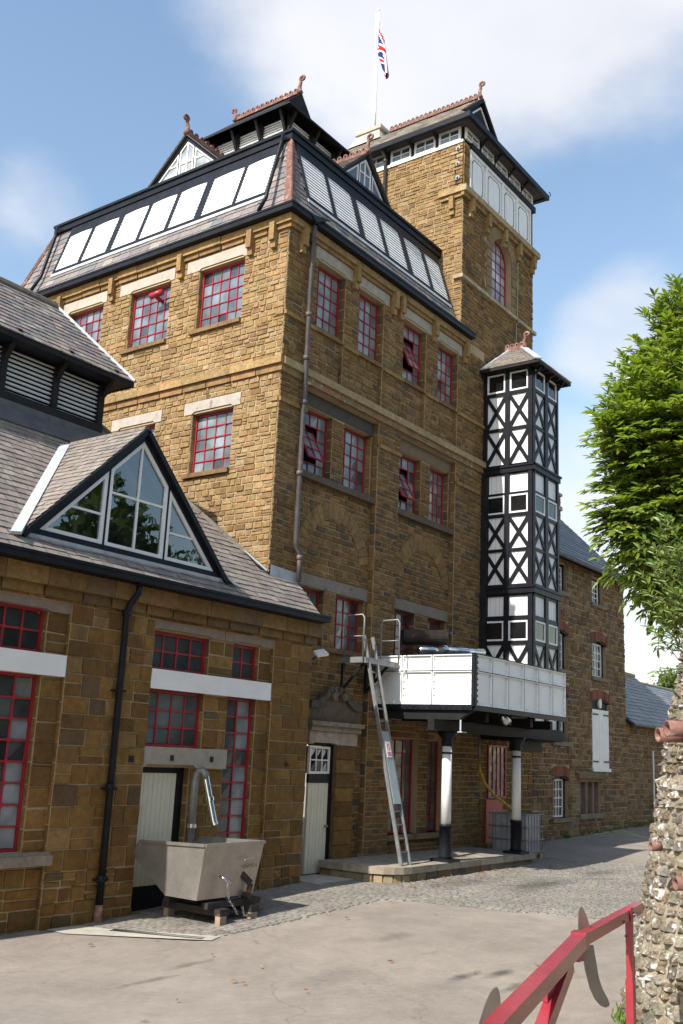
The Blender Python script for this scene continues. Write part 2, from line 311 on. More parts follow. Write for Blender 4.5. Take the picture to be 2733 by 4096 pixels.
def wall(P, fr, u0, u1, v0, v1, holes, pal, parent, hs=.18, ls=(.2, .46), prd=(.010, .026), jit=.005, gap=.007, split=.14, keep=None):
    vb = sorted({v0, v1} | {x for h in holes for x in (h[2], h[3]) if v0 < x < v1})
    for a, b in zip(vb, vb[1:]):
        n = max(1, round((b - a) / hs)); ws = [R.uniform(.8, 1.25) for _ in range(n)]; t = sum(ws); v = a
        for w in ws:
            h = (b - a) * w / t; c0, c1 = v, v + h; v = c1
            iv = [(u0, u1)]
            for hh in holes:
                if hh[2] < c1 - 1e-4 and hh[3] > c0 + 1e-4:
                    nv = []
                    for p, q in iv:
                        if hh[1] <= p or hh[0] >= q: nv.append((p, q))
                        else:
                            if hh[0] > p: nv.append((p, hh[0]))
                            if hh[1] < q: nv.append((hh[1], q))
                    iv = nv
            for p, q in iv:
                if q - p < .03: continue
                u = p
                while u < q - 1e-4:
                    L = R.uniform(*ls); e = u + L
                    if q - e < ls[0] * .7: e = q
                    if keep is None or keep((u + e) / 2, (c0 + c1) / 2):
                        if h > hs * .9 and R.random() < split:
                            mv = c0 + h * R.uniform(.4, .6)
                            stone(P, fr, u, e, c0, mv, pick(pal), parent, prd, jit, gap); stone(P, fr, u, e, mv, c1, pick(pal), parent, prd, jit, gap)
                        else: stone(P, fr, u, e, c0, c1, pick(pal), parent, prd, jit, gap)
                    u = e
def backing(g, fr, u0, u1, v0, v1, holes, depth=.3, d=0, col=(.36, .27, .17)):
    ub = sorted({u0, u1} | {x for h in holes for x in (h[0], h[1]) if u0 < x < u1}); vb = sorted({v0, v1} | {x for h in holes for x in (h[2], h[3]) if v0 < x < v1})
    for a, b in zip(ub, ub[1:]):
        for c, e in zip(vb, vb[1:]):
            mu, mv = (a + b) / 2, (c + e) / 2
            if any(h[0] < mu < h[1] and h[2] < mv < h[3] for h in holes): continue
            g.quad(fr(a, c, d), fr(b, c, d), fr(b, e, d), fr(a, e, d), col)
    for h in holes:
        a, b, c, e = max(h[0], u0), min(h[1], u1), max(h[2], v0), min(h[3], v1)
        D = h[4] if len(h) > 4 else depth
        for p, q in (((a, c), (b, c)), ((b, c), (b, e)), ((b, e), (a, e)), ((a, e), (a, c))):
            g.quad(fr(*p, d), fr(*q, d), fr(*q, d - D), fr(*p, d - D), col)
def jambs(P, fr, holes, pal, parent, depth, h=.27, d0=0):
    """dressed stones lining the side of each opening that faces the yard"""
    for o in holes:
        b, v0, v1 = o[1], o[2], o[3]; n = max(1, round((v1 - v0) / h)); fj = frame(fr(b, 0, d0), -fr.N, fr.V, -fr.U); hh = (v1 - v0) / n
        for k in range(n): stone(P, fj, .002, depth - .002, v0 + k * hh, v0 + (k + 1) * hh, pick(pal), parent, (.008, .013), .002, .004)
def iron_window(owner, PN, fr, u0, u1, v0, v1, nx, ny, d, shade=(.26, .28, .29), var=.25, sash=None, W=.045, m=None, bar=.022, knots=True, pane_tone=None, name='window', gm=None):
    """iron casement of small panes; sash=(i0,i1,j0,j1,angle) is a leaf standing open"""
    g = G()
    for a, b, c, e in ((u0, u1, v0, v0 + W), (u0, u1, v1 - W, v1), (u0, u0 + W, v0 + W, v1 - W), (u1 - W, u1, v0 + W, v1 - W)): g.fbox(fr, a, b, c, e, d - .03, d + .03)
    us = [u0 + W + (u1 - u0 - 2 * W) * i / nx for i in range(nx + 1)]; vs = [v0 + W + (v1 - v0 - 2 * W) * j / ny for j in range(ny + 1)]
    inside = lambda i, j: sash and sash[0] <= i < sash[1] and sash[2] <= j < sash[3]
    def bars(gg, f2, i0, i1, j0, j1, skip):
        for i in range(i0 + 1, i1):
            for j in range(j0, j1):
                if skip and sash[0] < i < sash[1] and sash[2] <= j < sash[3]: continue
                gg.fbox(f2, us[i] - bar / 2, us[i] + bar / 2, vs[j], vs[j + 1], d - .012, d + .018)
        for j in range(j0 + 1, j1):
            for i in range(i0, i1):
                if skip and sash[2] < j < sash[3] and sash[0] <= i < sash[1]: continue
                gg.fbox(f2, us[i], us[i + 1], vs[j] - bar / 2, vs[j] + bar / 2, d - .012, d + .0185)
        if knots:
            for i in range(i0 + 1, i1):
                for j in range(j0 + 1, j1):
                    if skip and sash[0] < i < sash[1] and sash[2] < j < sash[3]: continue
                    k = bar * 1.15; u, v = us[i], vs[j]
                    gg.prism(f2, [(u - k, v - k * .4), (u - k * .4, v - k), (u + k * .4, v - k), (u + k, v - k * .4), (u + k, v + k * .4), (u + k * .4, v + k), (u - k * .4, v + k), (u - k, v + k * .4)], d - .01, d + .028)
    bars(g, fr, 0, nx, 0, ny, bool(sash))
    g.quad(fr(u0, v0, d - .11), fr(u1, v0, d - .11), fr(u1, v1, d - .11), fr(u0, v1, d - .11))
    win = g.build(name, m or RED, owner)
    win.data.materials.append(DARK); win.data.polygons[len(g.f) - 1].material_index = 1
    def pane(f2, i, j, parent):
        cu = (us[i] + us[i + 1]) / 2; s = jc(shade, var + .08, .04)
        if R.random() < .06: s = tuple(x * .3 for x in s)
        if pane_tone: s = pane_tone(i, j, s)
        k = R.uniform(-.006, .006); kk = R.uniform(-.006, .006)
        a, b, c, e = us[i] + bar * .3, us[i + 1] - bar * .3, vs[j] + bar * .3, vs[j + 1] - bar * .3
        PN.add([f2(a, c, d - .002 + k), f2(b, c, d - .002 - k), f2(b, e, d - .002 + kk), f2(a, e, d - .002 - kk)], [(0, 1, 2, 3)], s, parent, fr.N)
    for i in range(nx):
        for j in range(ny):
            if not inside(i, j): pane(fr, i, j, win)
    if sash:
        i0, i1, j0, j1, ang = sash; piv = (vs[j0] * .45 + vs[j1] * .55); ca, sa = math.cos(ang), math.sin(ang)
        def f2(u, v, dd=0):
            y, z = v - piv, dd - d
            return fr(u, piv + y * ca + z * sa, d - y * sa + z * ca + .03)
        s = G()
        for a, b, c, e in ((us[i0], us[i1], vs[j0], vs[j0] + .03), (us[i0], us[i1], vs[j1] - .03, vs[j1]), (us[i0], us[i0] + .03, vs[j0] + .03, vs[j1] - .03), (us[i1] - .03, us[i1], vs[j0] + .03, vs[j1] - .03)): s.fbox(f2, a, b, c, e, d - .02, d + .02)
        bars(s, f2, i0, i1, j0, j1, False)
        so = s.build('open_sash', m or RED, win)
        for i in range(i0, i1):
            for j in range(j0, j1): pane(f2, i, j, win)
    return win
def slates(P, fr, vmax, umin, umax, parent, pal, row=.2, wid=.28, skip=None, v0=0, jit=.012, thick=.011):
    k = 0; v = v0
    while v < vmax - .02:
        v1 = min(v + row + .05, vmax); a0, a1 = umin(v), umax(v); b0, b1 = umin(v1), umax(v1)
        u = min(a0, b0) - wid * (.5 if k % 2 else 0) - R.uniform(0, .05)
        while u < max(a1, b1):
            w = wid * R.uniform(.82, 1.15); e = u + w
            l0, l1 = max(u + .003, a0), min(e - .003, a1); h0, h1 = max(u + .003, b0), min(e - .003, b1)
            if l1 - l0 > .02 or h1 - h0 > .02:
                if l1 < l0: l0 = l1 = (max(a0, min(a1, (l0 + l1) / 2)))
                if h1 < h0: h0 = h1 = (max(b0, min(b1, (h0 + h1) / 2)))
                if not (skip and skip((l0 + l1 + h0 + h1) / 4, (v + v1) / 2)):
                    t = thick * R.uniform(1, 2.0); dv = R.uniform(-jit, jit)
                    A, B, C, D = fr(l0, v + dv, t + .006), fr(l1, v + dv, t + .006 + R.uniform(-.003, .003)), fr(h1, v1, .004), fr(h0, v1, .004)
                    P.add([A, B, C, D, fr(l0, v + dv, 0), fr(l1, v + dv, 0)], [(0, 1, 2, 3), (4, 5, 1, 0)], pick(pal), parent, fr.N)
            u = e
        v += row; k += 1
PAL_SLATE = [((.16, .145, .14), 4), ((.19, .16, .15), 4), ((.22, .18, .165), 2), ((.13, .13, .14), 2), ((.24, .215, .18), 1)]
PAL_PINK = [((.222, .19, .164), 5), ((.242, .208, .178), 5), ((.203, .174, .153), 4), ((.26, .228, .192), 1), ((.18, .16, .146), 1)]
PAL_BLUE = [((.13, .135, .15), 4), ((.16, .165, .18), 4), ((.11, .115, .13), 2), ((.19, .18, .18), 1)]
def lintel(g, fr, u0, u1, v0, v1, d0, d1, col, notch=.05, nu=.12, wu0=None, wu1=None):
    """stone lintel with a shouldered soffit"""
    a, b = (wu0 if wu0 is not None else u0 + nu), (wu1 if wu1 is not None else u1 - nu)
    g.prism(fr, [(u0, v0), (a, v0), (a + .07, v0 + notch), (b - .07, v0 + notch), (b, v0), (u1, v0), (u1, v1), (u0, v1)], d0, d1, col)
def finial(parent, P, dirv, h=.55, name='finial'):
    """terracotta scroll finial standing at P, curling towards dirv"""
    P, dv = Vector(P), Vector(dirv).normalized(); g = G(); pts = []; rs = []
    for i in range(7): pts.append(P + Vector((0, 0, h * .55 * i / 6)) - dv * (.05 * math.sin(i / 6 * 3.0))); rs.append(.075 - .03 * i / 6)
    c = P + Vector((0, 0, h * .72)) + dv * .05
    for i in range(1, 15):
        a = math.pi * 1.05 - i * .42; r = h * .17 * (1 - i / 19); pts.append(c + dv * (r * math.cos(a)) + Vector((0, 0, r * math.sin(a)))); rs.append(.045 - .018 * i / 14)
    g.tube(pts, rs, 7); return g.build(name, TERRA, parent, True)
def crest(parent, a, b, n, h=.17):
    """pierced terracotta ridge tiles from a to b, each a part"""
    a, b = Vector(a), Vector(b); t = (b - a) / n; L = t.length; tn = t.normalized(); side = tn.cross(Vector((0, 0, 1))).normalized()
    for i in range(n):
        o = a + t * i; fr = frame(o, tn, (0, 0, 1), side); g = G(); w = L * .96; cx = w / 2; r0, r1 = h * .22, h * .46; cz = h * .55
        g.fbox(fr, 0, w, -.05, h * .2, -.03, .03)
        for k in range(8):
            a0, a1 = k * math.pi / 4, (k + 1) * math.pi / 4; p = lambda r, an: (cx + r * math.cos(an), cz + r * math.sin(an))
            g.prism(fr, [p(r0, a0), p(r1, a0), p(r1, a1), p(r0, a1)], -.022, .022)
        g.fbox(fr, .01, w * .2, h * .2, h * .42, -.02, .02); g.fbox(fr, w * .8, w - .01, h * .2, h * .42, -.02, .02)
        # saddle over the slates
        for sgn in (-1, 1): g.add([fr(0, -.03, 0), fr(w, -.03, 0), fr(w, -.14, sgn * .13), fr(0, -.14, sgn * .13)], [(0, 1, 2, 3)])
        g.build('ridge_tile', TERRA, parent)
def gz(x, y):
    def lin(pts, t):
        if t <= pts[0][0]: return pts[0][1]
        for (a, b), (c, d) in zip(pts, pts[1:]):
            if t <= c: return b + (d - b) * (t - a) / (c - a)
        return pts[-1][1]
    z = lin(((-6, -.24), (-4, -.205), (1, .01), (8, .06), (10, .10), (12.3, .24), (19.2, .42), (40, .75)), x)
    return z + (-.03 * (y + 2.5) if y < -2.5 else 0)
# ------------------------------------------------------------------ shared building bits
PALEC, PALED, SOOT = (.50, .42, .34), (.34, .29, .235), (.07, .06, .052)
CAPC = (.30, .19, .08)
def clip(poly, nx, ny, c):
    out = []
    for i, p in enumerate(poly):
        q = poly[(i + 1) % len(poly)]; a = p[0] * nx + p[1] * ny - c; b = q[0] * nx + q[1] * ny - c
        if a >= 0: out.append(p)
        if a * b < 0: t = a / (a - b); out.append((p[0] + (q[0] - p[0]) * t, p[1] + (q[1] - p[1]) * t))
    return out
def inset(poly, w):
    n = len(poly); ar = sum(poly[i][0] * poly[(i + 1) % n][1] - poly[(i + 1) % n][0] * poly[i][1] for i in range(n)); sg = 1 if ar > 0 else -1
    out = poly
    for i in range(n):
        p, q = poly[i], poly[(i + 1) % n]; dx, dy = q[0] - p[0], q[1] - p[1]; L = math.hypot(dx, dy)
        if L < 1e-6: continue
        nx, ny = -dy / L * sg, dx / L * sg; out = clip(out, nx, ny, p[0] * nx + p[1] * ny + w)
    return out
def ring(g, fr, outer, inner, d0, d1):
    n = len(outer)
    for i in range(n):
        j = (i + 1) % n; g.prism(fr, [outer[i], outer[j], inner[j], inner[i]], d0, d1)
def gable_light(owner, fr, uc, hw, v0, va, mull, wb, ww, cell, glass, d=0):
    """triangular glazed gable: black boards, white frames, panes"""
    T = [(uc - hw, v0), (uc + hw, v0), (uc, va)]; I = inset(T, wb); g = G(); ring(g, fr, T, I, d - .12, d + .05)
    bw = wb * .45
    for sg in (-1, 1): p = clip(clip(I, 1, 0, uc + sg * mull - bw / 2), -1, 0, -(uc + sg * mull + bw / 2)); g.prism(fr, p, d - .06, d + .03)
    g.build('bargeboard', BLACK, owner)
    for a, b in ((-9, -mull - bw / 2), (-mull + bw / 2, mull - bw / 2), (mull + bw / 2, 9)):
        L = clip(clip(I, 1, 0, uc + a), -1, 0, -(uc + b)); J = inset(L, ww)
        if len(J) < 3: continue
        w = G()
        if len(L) == len(J): ring(w, fr, L, J, d - .04, d + .025)
        us = [p[0] for p in J]; vs = [p[1] for p in J]; vm = min(vs) + (cell if cell > 0 else (.47 if a < 0 < b else .42) * (max(vs) - min(vs)))
        xs = [uc] if a < 0 < b else []
        for x in xs: w.prism(fr, clip(clip(J, 1, 0, x - .02), -1, 0, -(x + .02)), d - .03, d + .012)
        if vm < max(vs) - .1:
            w.prism(fr, clip(clip(J, 0, 1, vm - .018), 0, -1, -(vm + .018)), d - .03, d + .0125)
        wo = w.build('window_frame', WHITE, owner)
        cols = [min(us)] + xs + [max(us)]; rows = [min(vs)] + ([vm] if vm < max(vs) - .1 else []) + [max(vs)]
        for x0, x1 in zip(cols, cols[1:]):
            for y0, y1 in zip(rows, rows[1:]):
                p = clip(clip(clip(clip(J, 1, 0, x0), -1, 0, -x1), 0, 1, y0), 0, -1, -y1)
                if len(p) > 2: link('pane', [fr(u, v, d - .01) for u, v in p], [tuple(range(len(p)))], glass, wo)
def corbel(g, fr, u, v0, v1, w, pr, col):
    for k, (a, b, p) in enumerate(((v0 + .16, v1, pr), (v0, v0 + .16, pr * .62))): g.fbox(fr, u - w / 2, u + w / 2, a, b, 0, p, col)
def louvres(P, fr, u0, u1, v0, v1, n, parent, col, d=.02, arch=0, tilt=.035, fill=1):
    h = (v1 - v0) / n
    for i in range(n):
        a, b = v0 + i * h, v0 + (i + fill) * h; c = jc(col, .04, .01)
        P.add([fr(u0, a, d + tilt), fr(u1, a, d + tilt), fr(u1, b, d), fr(u0, b, d), fr(u0, a, d + .005), fr(u1, a, d + .005)], [(0, 1, 2, 3), (4, 5, 1, 0)], c, parent, None)
LOUVW = mat('white_slat_paint', tint=True, rough=.5, nz=((3, .93, 1.04),), bump=(20, .1, .003))
def downpipe(owner, path, r, m, collars=(), name='downpipe'):
    g = G(); g.tube(path, r, 10)
    for c in collars:
        c = Vector(c); g.tube([c - Vector((0, 0, .05)), c - Vector((0, 0, .045)), c + Vector((0, 0, .045)), c + Vector((0, 0, .05))], [r, r * 1.35, r * 1.35, r], 10)
    return g.build(name, m, owner, True)

# ------------------------------------------------------------------ main brewery block
main = thing('brewery_building', (0, 0, 0), 'tall golden ironstone brewery block under a slate mansard with white louvres', 'building')
MS = Pieces(main, 'stone', STONE, 300, 'stonework'); MP = Pieces(main, 'pane', G_GREY, 300, 'further_panes'); ML = Pieces(main, 'louvre_slat', LOUVW, 300, 'further_slats'); MSL = Pieces(main, 'slate', SLATE, 300, 'further_slates')
topA = [(1.22, 2.61), (3.52, 4.90), (5.88, 7.20)]; lowA = [(1.24, 2.46), (3.62, 4.85)]
hA = [(a, b, 11.51, 12.99) for a, b in topA] + [(a, b, 8.12, 9.5) for a, b in lowA]
g = G(); backing(g, FA, 0, 9.9, 0, 13.62, hA, .24); wA = g.build('wall', MORTAR, main)
sA = hA + [(a - .13, b + .38, 12.99, 13.29) for a, b in topA] + [(a - .2, b + .25, 9.5, 9.78) for a, b in lowA] + [(-1, 11, 10.03, 10.37), (-1, 11, 13.32, 13.7)]
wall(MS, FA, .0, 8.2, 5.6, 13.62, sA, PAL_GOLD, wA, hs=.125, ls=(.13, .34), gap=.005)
jambs(MS, FA, hA, PAL_GOLD, wA, .16)
fb0, fb1, fb2 = faceB(0), faceB(.16), faceB(.1)
T4 = [(1.06, 2.12), (2.66, 3.71), (4.58, 5.68), (6.26, 7.32)]; BAY = [(.9, 3.68), (4.6, 7.3)]
hB = [(a, b, 10.42, 13.05, .1) for a, b in T4] + [(a, b, 0, 10.0, .16) for a, b in BAY]
g = G(); backing(g, fb0, 0, 8.78, 0, 13.62, hB); wB = g.build('wall', MORTAR, main)
sB = hB + [(-1, 12, 10.03, 10.37), (-1, 12, 13.36, 13.7), (.93, 2.53, 13.05, 13.36), (2.6, 3.92, 13.05, 13.36), (4.5, 6.0, 13.05, 13.36), (6.15, 7.52, 13.05, 13.36)]
sB += [(a, b, 11.33, 11.43) for a, b in ((-1, 1.06), (2.12, 2.66), (3.71, 4.58), (5.68, 6.26), (7.32, 9))] + [(a, b, 9.4, 9.5) for a, b in ((-1, .9), (3.68, 4.6), (7.3, 8.5))]
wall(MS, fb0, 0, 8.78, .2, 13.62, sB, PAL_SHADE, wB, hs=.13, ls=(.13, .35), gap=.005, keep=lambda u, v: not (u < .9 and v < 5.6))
r2 = [(.9, 2.1), (2.52, 3.62), (4.6, 5.85), (6.27, 7.22)]; r1 = [(.9, 2.1), (2.5, 3.6), (4.6, 5.75), (6.35, 7.22)]; r0 = [(4.62, 6.05), (6.5, 7.24)]
hP = [(a, b, 8.18, 9.68) for a, b in r2] + [(a, b, 4.58, 5.78) for a, b in r1] + [(a, b, .68, 2.82) for a, b in r0] + [(1.7, 2.5, 0, 2.56)]
for a, b in BAY: g = G(); backing(g, fb1, a, b, 0, 10.0, [h for h in hP if a <= h[0] < b], .2); wP = g.build('wall', MORTAR, main)
for a, b in T4: g = G(); backing(g, fb2, a, b, 10.42, 13.05, [(a, b, 11.5, 13.05)], .15); g.build('wall', MORTAR, main)
sP = hP + [(-1, 9, 9.66, 10), (-1, 9, 8.03, 8.18), (-1, 9, 5.76, 6.04), (-1, 9, 4.48, 4.58), (1.5, 3.3, 0, 3.1)]
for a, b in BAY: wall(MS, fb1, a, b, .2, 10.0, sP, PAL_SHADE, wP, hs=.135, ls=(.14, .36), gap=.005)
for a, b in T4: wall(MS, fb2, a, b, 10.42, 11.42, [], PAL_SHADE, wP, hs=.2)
jambs(MS, fb0, [(a, b, .35, 10.0) for a, b in BAY], PAL_SHADE, wB, .16); jambs(MS, fb0, [(a, b, 10.42, 11.4) for a, b in T4], PAL_SHADE, wB, .1); jambs(MS, fb0, [(a, b, 11.52, 13.05) for a, b in T4], PAL_SHADE, wB, .2)
jambs(MS, fb1, [h for h in hP if h[2] > 1], PAL_SHADE, wP, .2)
for cx in (2.34, 6.04):                                       # blind arches
    for k in range(17):
        a0, a1 = math.radians(8 + 164 * k / 17), math.radians(8 + 164 * (k + .93) / 17); q = [(r, a) for r, a in ((.96, a0), (1.33, a0), (1.33, a1), (.96, a1))]
        pts = [(cx + r * math.cos(a), 6.42 + r * math.sin(a)) for r, a in q]; d = R.uniform(.028, .033)
        if any(p[0] > cx + 1.25 or p[0] < cx - 1.33 for p in pts): pass
        MS.add([fb1(u, v, 0) for u, v in pts] + [fb1(u, v, d) for u, v in pts], BOXF, jc((.25, .155, .066), .1), wP, fb1.N)
# dressed stone: string course, cornice, lintels, sills, caps
g = G()
for i in range(14):
    a, b = -.1 + i * .72, -.1 + (i + 1) * .72 - .006
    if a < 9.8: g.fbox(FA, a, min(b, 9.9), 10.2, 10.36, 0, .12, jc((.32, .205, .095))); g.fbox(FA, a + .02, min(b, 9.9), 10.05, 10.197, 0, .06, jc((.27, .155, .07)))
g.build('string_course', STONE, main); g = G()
for i in range(13):
    a, b = i * .69, (i + 1) * .69 - .006
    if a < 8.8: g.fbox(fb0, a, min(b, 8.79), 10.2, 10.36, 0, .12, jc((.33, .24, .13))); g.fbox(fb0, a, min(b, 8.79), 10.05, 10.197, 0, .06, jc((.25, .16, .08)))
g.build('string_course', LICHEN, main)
g = G()
for i in range(15):
    a, b = -.12 + i * .68, -.12 + (i + 1) * .68 - .006; d = R.uniform(-.016, .012)
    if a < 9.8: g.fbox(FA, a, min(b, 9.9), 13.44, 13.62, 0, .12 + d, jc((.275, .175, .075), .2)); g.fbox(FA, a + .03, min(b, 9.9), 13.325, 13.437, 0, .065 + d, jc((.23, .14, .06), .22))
for i in range(12):
    a, b = i * .65, (i + 1) * .65 - .006; d = R.uniform(-.006, .006)
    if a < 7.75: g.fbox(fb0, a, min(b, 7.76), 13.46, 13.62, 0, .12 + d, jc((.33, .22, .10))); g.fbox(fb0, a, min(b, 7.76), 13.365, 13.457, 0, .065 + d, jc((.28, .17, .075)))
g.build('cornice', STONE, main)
for u in (.36, 1.02, 3.16, 5.52, 7.5): gg = G(); corbel(gg, FA, u, 12.92, 13.5, .14, .17, jc((.265, .165, .07), .15)); gg.build('corbel', STONE, main)
for u in (.42, 2.42, 4.05, 4.37, 5.97, 7.62): gg = G(); corbel(gg, fb0, u, 12.9, 13.5, .14, .17, (.31, .2, .085)); gg.build('corbel', STONE, main)
def lint(fr, *a, **k): gg = G(); lintel(gg, fr, *a, **k); return gg.build('lintel', PALE, main)
def sill(fr, u0, u1, v0, v1, d0, d1, col=(.20, .125, .06)): gg = G(); gg.fbox(fr, u0, u1, v0, v1, d0, d1, col); return gg.build('window_sill', STONE, main)
for a, b in topA: lint(FA, a - .12, b + .38, 12.99, 13.285, -.2, .025, (.42, .355, .30), wu0=a, wu1=b); sill(FA, a - .02, b + .12, 11.41, 11.505, -.2, .09)
for a, b in lowA: lint(FA, a - .2, b + .24, 9.5, 9.775, -.2, .025, (.40, .35, .30), wu0=a, wu1=b); sill(FA, a - .02, b + .1, 8.02, 8.115, -.2, .09)
for (a, b), (p, q) in zip(((.95, 2.5), (2.62, 3.9), (4.52, 5.98), (6.17, 7.5)), T4): lint(fb0, a, b, 13.055, 13.355, -.25, .02, (.37, .33, .27), wu0=p, wu1=q); sill(fb0, p, q, 11.42, 11.52, -.3, -.03)
for (a, b), cs in zip(BAY, ((.08, .07, .06), (.2, .15, .1))): lint(fb0, a + .003, b - .003, 9.68, 9.998, -.42, -.14, cs, notch=.02); sill(fb0, a + .003, b - .003, 8.035, 8.175, -.42, -.01, (.13, .095, .065)); lint(fb0, a + .003, b - .003, 5.765, 6.035, -.42, -.135, (.24, .20, .165), notch=.02); sill(fb0, a + .003, b - .003, 4.485, 4.575, -.42, -.08)
sill(fb0, 4.603, 7.297, .56, .68, -.42, -.03, (.24, .17, .10))
gg = G()
for a, b in ((0, 1.06), (2.12, 2.66), (3.71, 4.58), (5.68, 6.26), (7.32, 8.78)): gg.fbox(fb0, a, b, 11.335, 11.425, -.05, .065, CAPC)
for a, b in ((0, .9), (3.68, 4.6), (7.3, 8.5)): gg.fbox(fb0, a, b, 9.405, 9.495, -.05, .065, CAPC)
gg.fbox(FA, 0, .2, 11.335, 11.425, -.05, .04, (.29, .185, .08)); gg.fbox(FA, 0, .18, 9.405, 9.495, -.05, .04, (.29, .185, .08)); gg.build('pier_cap', STONE, main)
# iron windows
cl = lambda c: (lambda i, j, s: tuple(x * c for x in s))
for k, (a, b) in enumerate(topA): iron_window(main, MP, FA, a, b, 11.51, 12.985, 5, 5, -.15, (.14, .165, .19))
for a, b in lowA: iron_window(main, MP, FA, a, b, 8.12, 9.49, 4, 5, -.15, (.155, .175, .185))
for k, (a, b) in enumerate(T4): iron_window(main, MP, fb0, a, b, 11.525, 13.04, 4, 5, -.21, (.20, .215, .215), sash=(1, 3, 1, 4, .42) if k == 2 else None)
for k, (a, b) in enumerate(r2): iron_window(main, MP, fb1, a, b, 8.185, 9.675, 4, 5, -.19, (.185, .205, .205), sash=(1, 3, 1, 4, .45) if k in (0, 2) else None)
for k, (a, b) in enumerate(r1): iron_window(main, MP, fb1, a, b, 4.585, 5.76, 4, 4, -.19, (.10, .118, .125))
for k, (a, b) in enumerate(r0): iron_window(main, MP, fb1, a, b, .685, 2.81, 4 if k == 0 else 3, 7, -.19, (.11, .11, .105))
gg = G(); gg.tube([(.3, 3.95, 12.62), (-.05, 3.9, 12.62), (-.12, 3.89, 12.66)], .05, 10); gg.tube([(-.1, 3.70, 12.70), (-.13, 4.05, 12.66)], .075, 12)
vp = gg.build('vent_pipe', RED, main, True, label='short red vent pipe poking out through the middle top window')
# door with pediment
gg = G(); f = faceB(0)
gg.prism(f, [(1.55, 2.57), (1.68, 2.57), (1.72, 2.6), (2.46, 2.6), (2.5, 2.57), (3.22, 2.57), (3.22, 2.83), (1.55, 2.83)], -.1, .06, (.40, .32, .27))
gg.fbox(f, 1.5, 3.34, 2.94, 3.03, -.1, .16, (.26, .22, .17)); gg.fbox(f, 1.55, 3.3, 2.835, 2.937, -.1, .10, (.33, .26, .2))
ped = [(1.52, 3.033), (3.3, 3.033), (3.3, 3.36), (3.05, 3.38), (2.85, 3.5), (2.72, 3.66), (2.6, 3.72), (2.47, 3.64), (2.4, 3.66), (2.28, 3.72), (2.14, 3.66), (2.0, 3.5), (1.8, 3.38), (1.52, 3.36)]
gg.prism(f, ped, -.1, .03, (.13, .10, .07)); gg.build('door_pediment', STONE, main)
gg = G(); edge = ped[2:]
for p, q in zip(edge, edge[1:]): gg.beam(f(*p, .06), f(*q, .06), .14, .07, (0, -1, 0), (.10, .085, .07))
for cx in (2.28, 2.62): gg.tube([f(cx, 3.56, .02), f(cx, 3.56, .13)], .085, 12, (.16, .125, .09))
gg.build('pediment_moulding', STONE, main)
gg = G(); gg.fbox(f, 2.5, 3.14, 0, 2.57, -.17, .045, (.16, .10, .05)); wallp = gg.build('door_jamb', STONE, main)
for k in range(9):
    a = k * .285; gg = G(); gg.fbox(f, 2.505, 3.135 - .004, a + .008, a + .277, .046, .062 + R.uniform(0, .012), pick(PAL_WING)); gg.build('quoin', STONE, wallp)
def plank_door(owner, fr, u0, u1, v0, v1, d, n, m, knob=None, name='door'):
    gg = G(); gg.fbox(fr, u0, u1, v0, v1, d - .05, d - .012); do = gg.build(name, m, owner); w = (u1 - u0) / n
    for i in range(n): p = G(); p.fbox(fr, u0 + i * w + .004, u0 + (i + 1) * w - .004, v0 + .001, v1 - .001, d - .012, d + R.uniform(-.001, .002)); p.build('plank', m, do)
    if knob: p = G(); p.tube([fr(*knob, d), fr(*knob, d + .04), fr(*knob, d + .05), fr(*knob, d + .085)], [.015, .018, .035, .02], 10); p.build('door_knob', mat_brass, do, True)
    return do
mat_brass = mat('brass', (.45, .3, .1), .3, .9)
plank_door(main, f, 1.72, 2.39, .05, 1.8, -.045, 6, CREAM, (2.32, .95))
gg = G()
for a, b, c, e in ((1.7, 2.5, -.02, .05), (2.392, 2.5, .051, 2.56), (1.7, 2.391, 1.802, 1.98), (1.7, 2.391, 2.53, 2.56)): gg.fbox(f, a, b, c, e, -.09, -.03)
gg.build('door_frame', BLACK, main)
tr = Pieces(main, 'transom_pane', G_DARK, 300)
iron_window(main, tr, f, 1.7, 2.39, 1.985, 2.525, 3, 2, -.06, (.03, .03, .03), m=WHITE, bar=.025, knots=False, name='transom_window')
# gutters and pipes
gg = G(); gg.box(-.27, -.02, -.27, 9.9, 13.63, 13.78); gg.box(-.24, -.05, -.24, 9.9, 13.781, 13.80); gg.box(-.019, 7.8, -.27, -.02, 13.63, 13.78); gg.box(-.25, 7.8, -.285, -.271, 13.74, 13.785); gg.box(-.285, -.271, -.28, 9.9, 13.74, 13.785); gg.build('eaves_gutter', BLACK, main)
gg = G(); gg.box(.66, .92, .66, 9.2, 16.14, 16.30); gg.box(.62, .92, .62, 9.2, 16.301, 16.37); gg.box(.921, 7.5, .66, .92, 16.14, 16.30); gg.box(.921, 7.5, .62, .92, 16.301, 16.37); gg.build('mansard_gutter', BLACK, main)
downpipe(main, [(.62, -.2, 13.62), (.68, -.13, 13.4), (.68, -.12, 6.55), (.72, -.12, 6.45), (.82, -.12, 6.35), (.84, -.12, 6.2), (.84, -.12, 5.75)], .055, PIPE, [(.68, -.12, z) for z in (13.3, 11.55, 10.55, 9.55, 8.0)] + [(.84, -.12, 6.25)])
gg = G(); gg.add([(.40, -.27, 13.78), (.95, -.27, 13.86), (.95, -.45, 13.80), (.5, -.33, 13.62), (.62, -.12, 13.6), (.75, -.12, 13.75)], [(0, 1, 2, 3), (0, 3, 4, 5), (1, 5, 4, 3), (1, 2, 3), (0, 5, 1)]); gg.build('rainwater_hopper', BLACK, main)
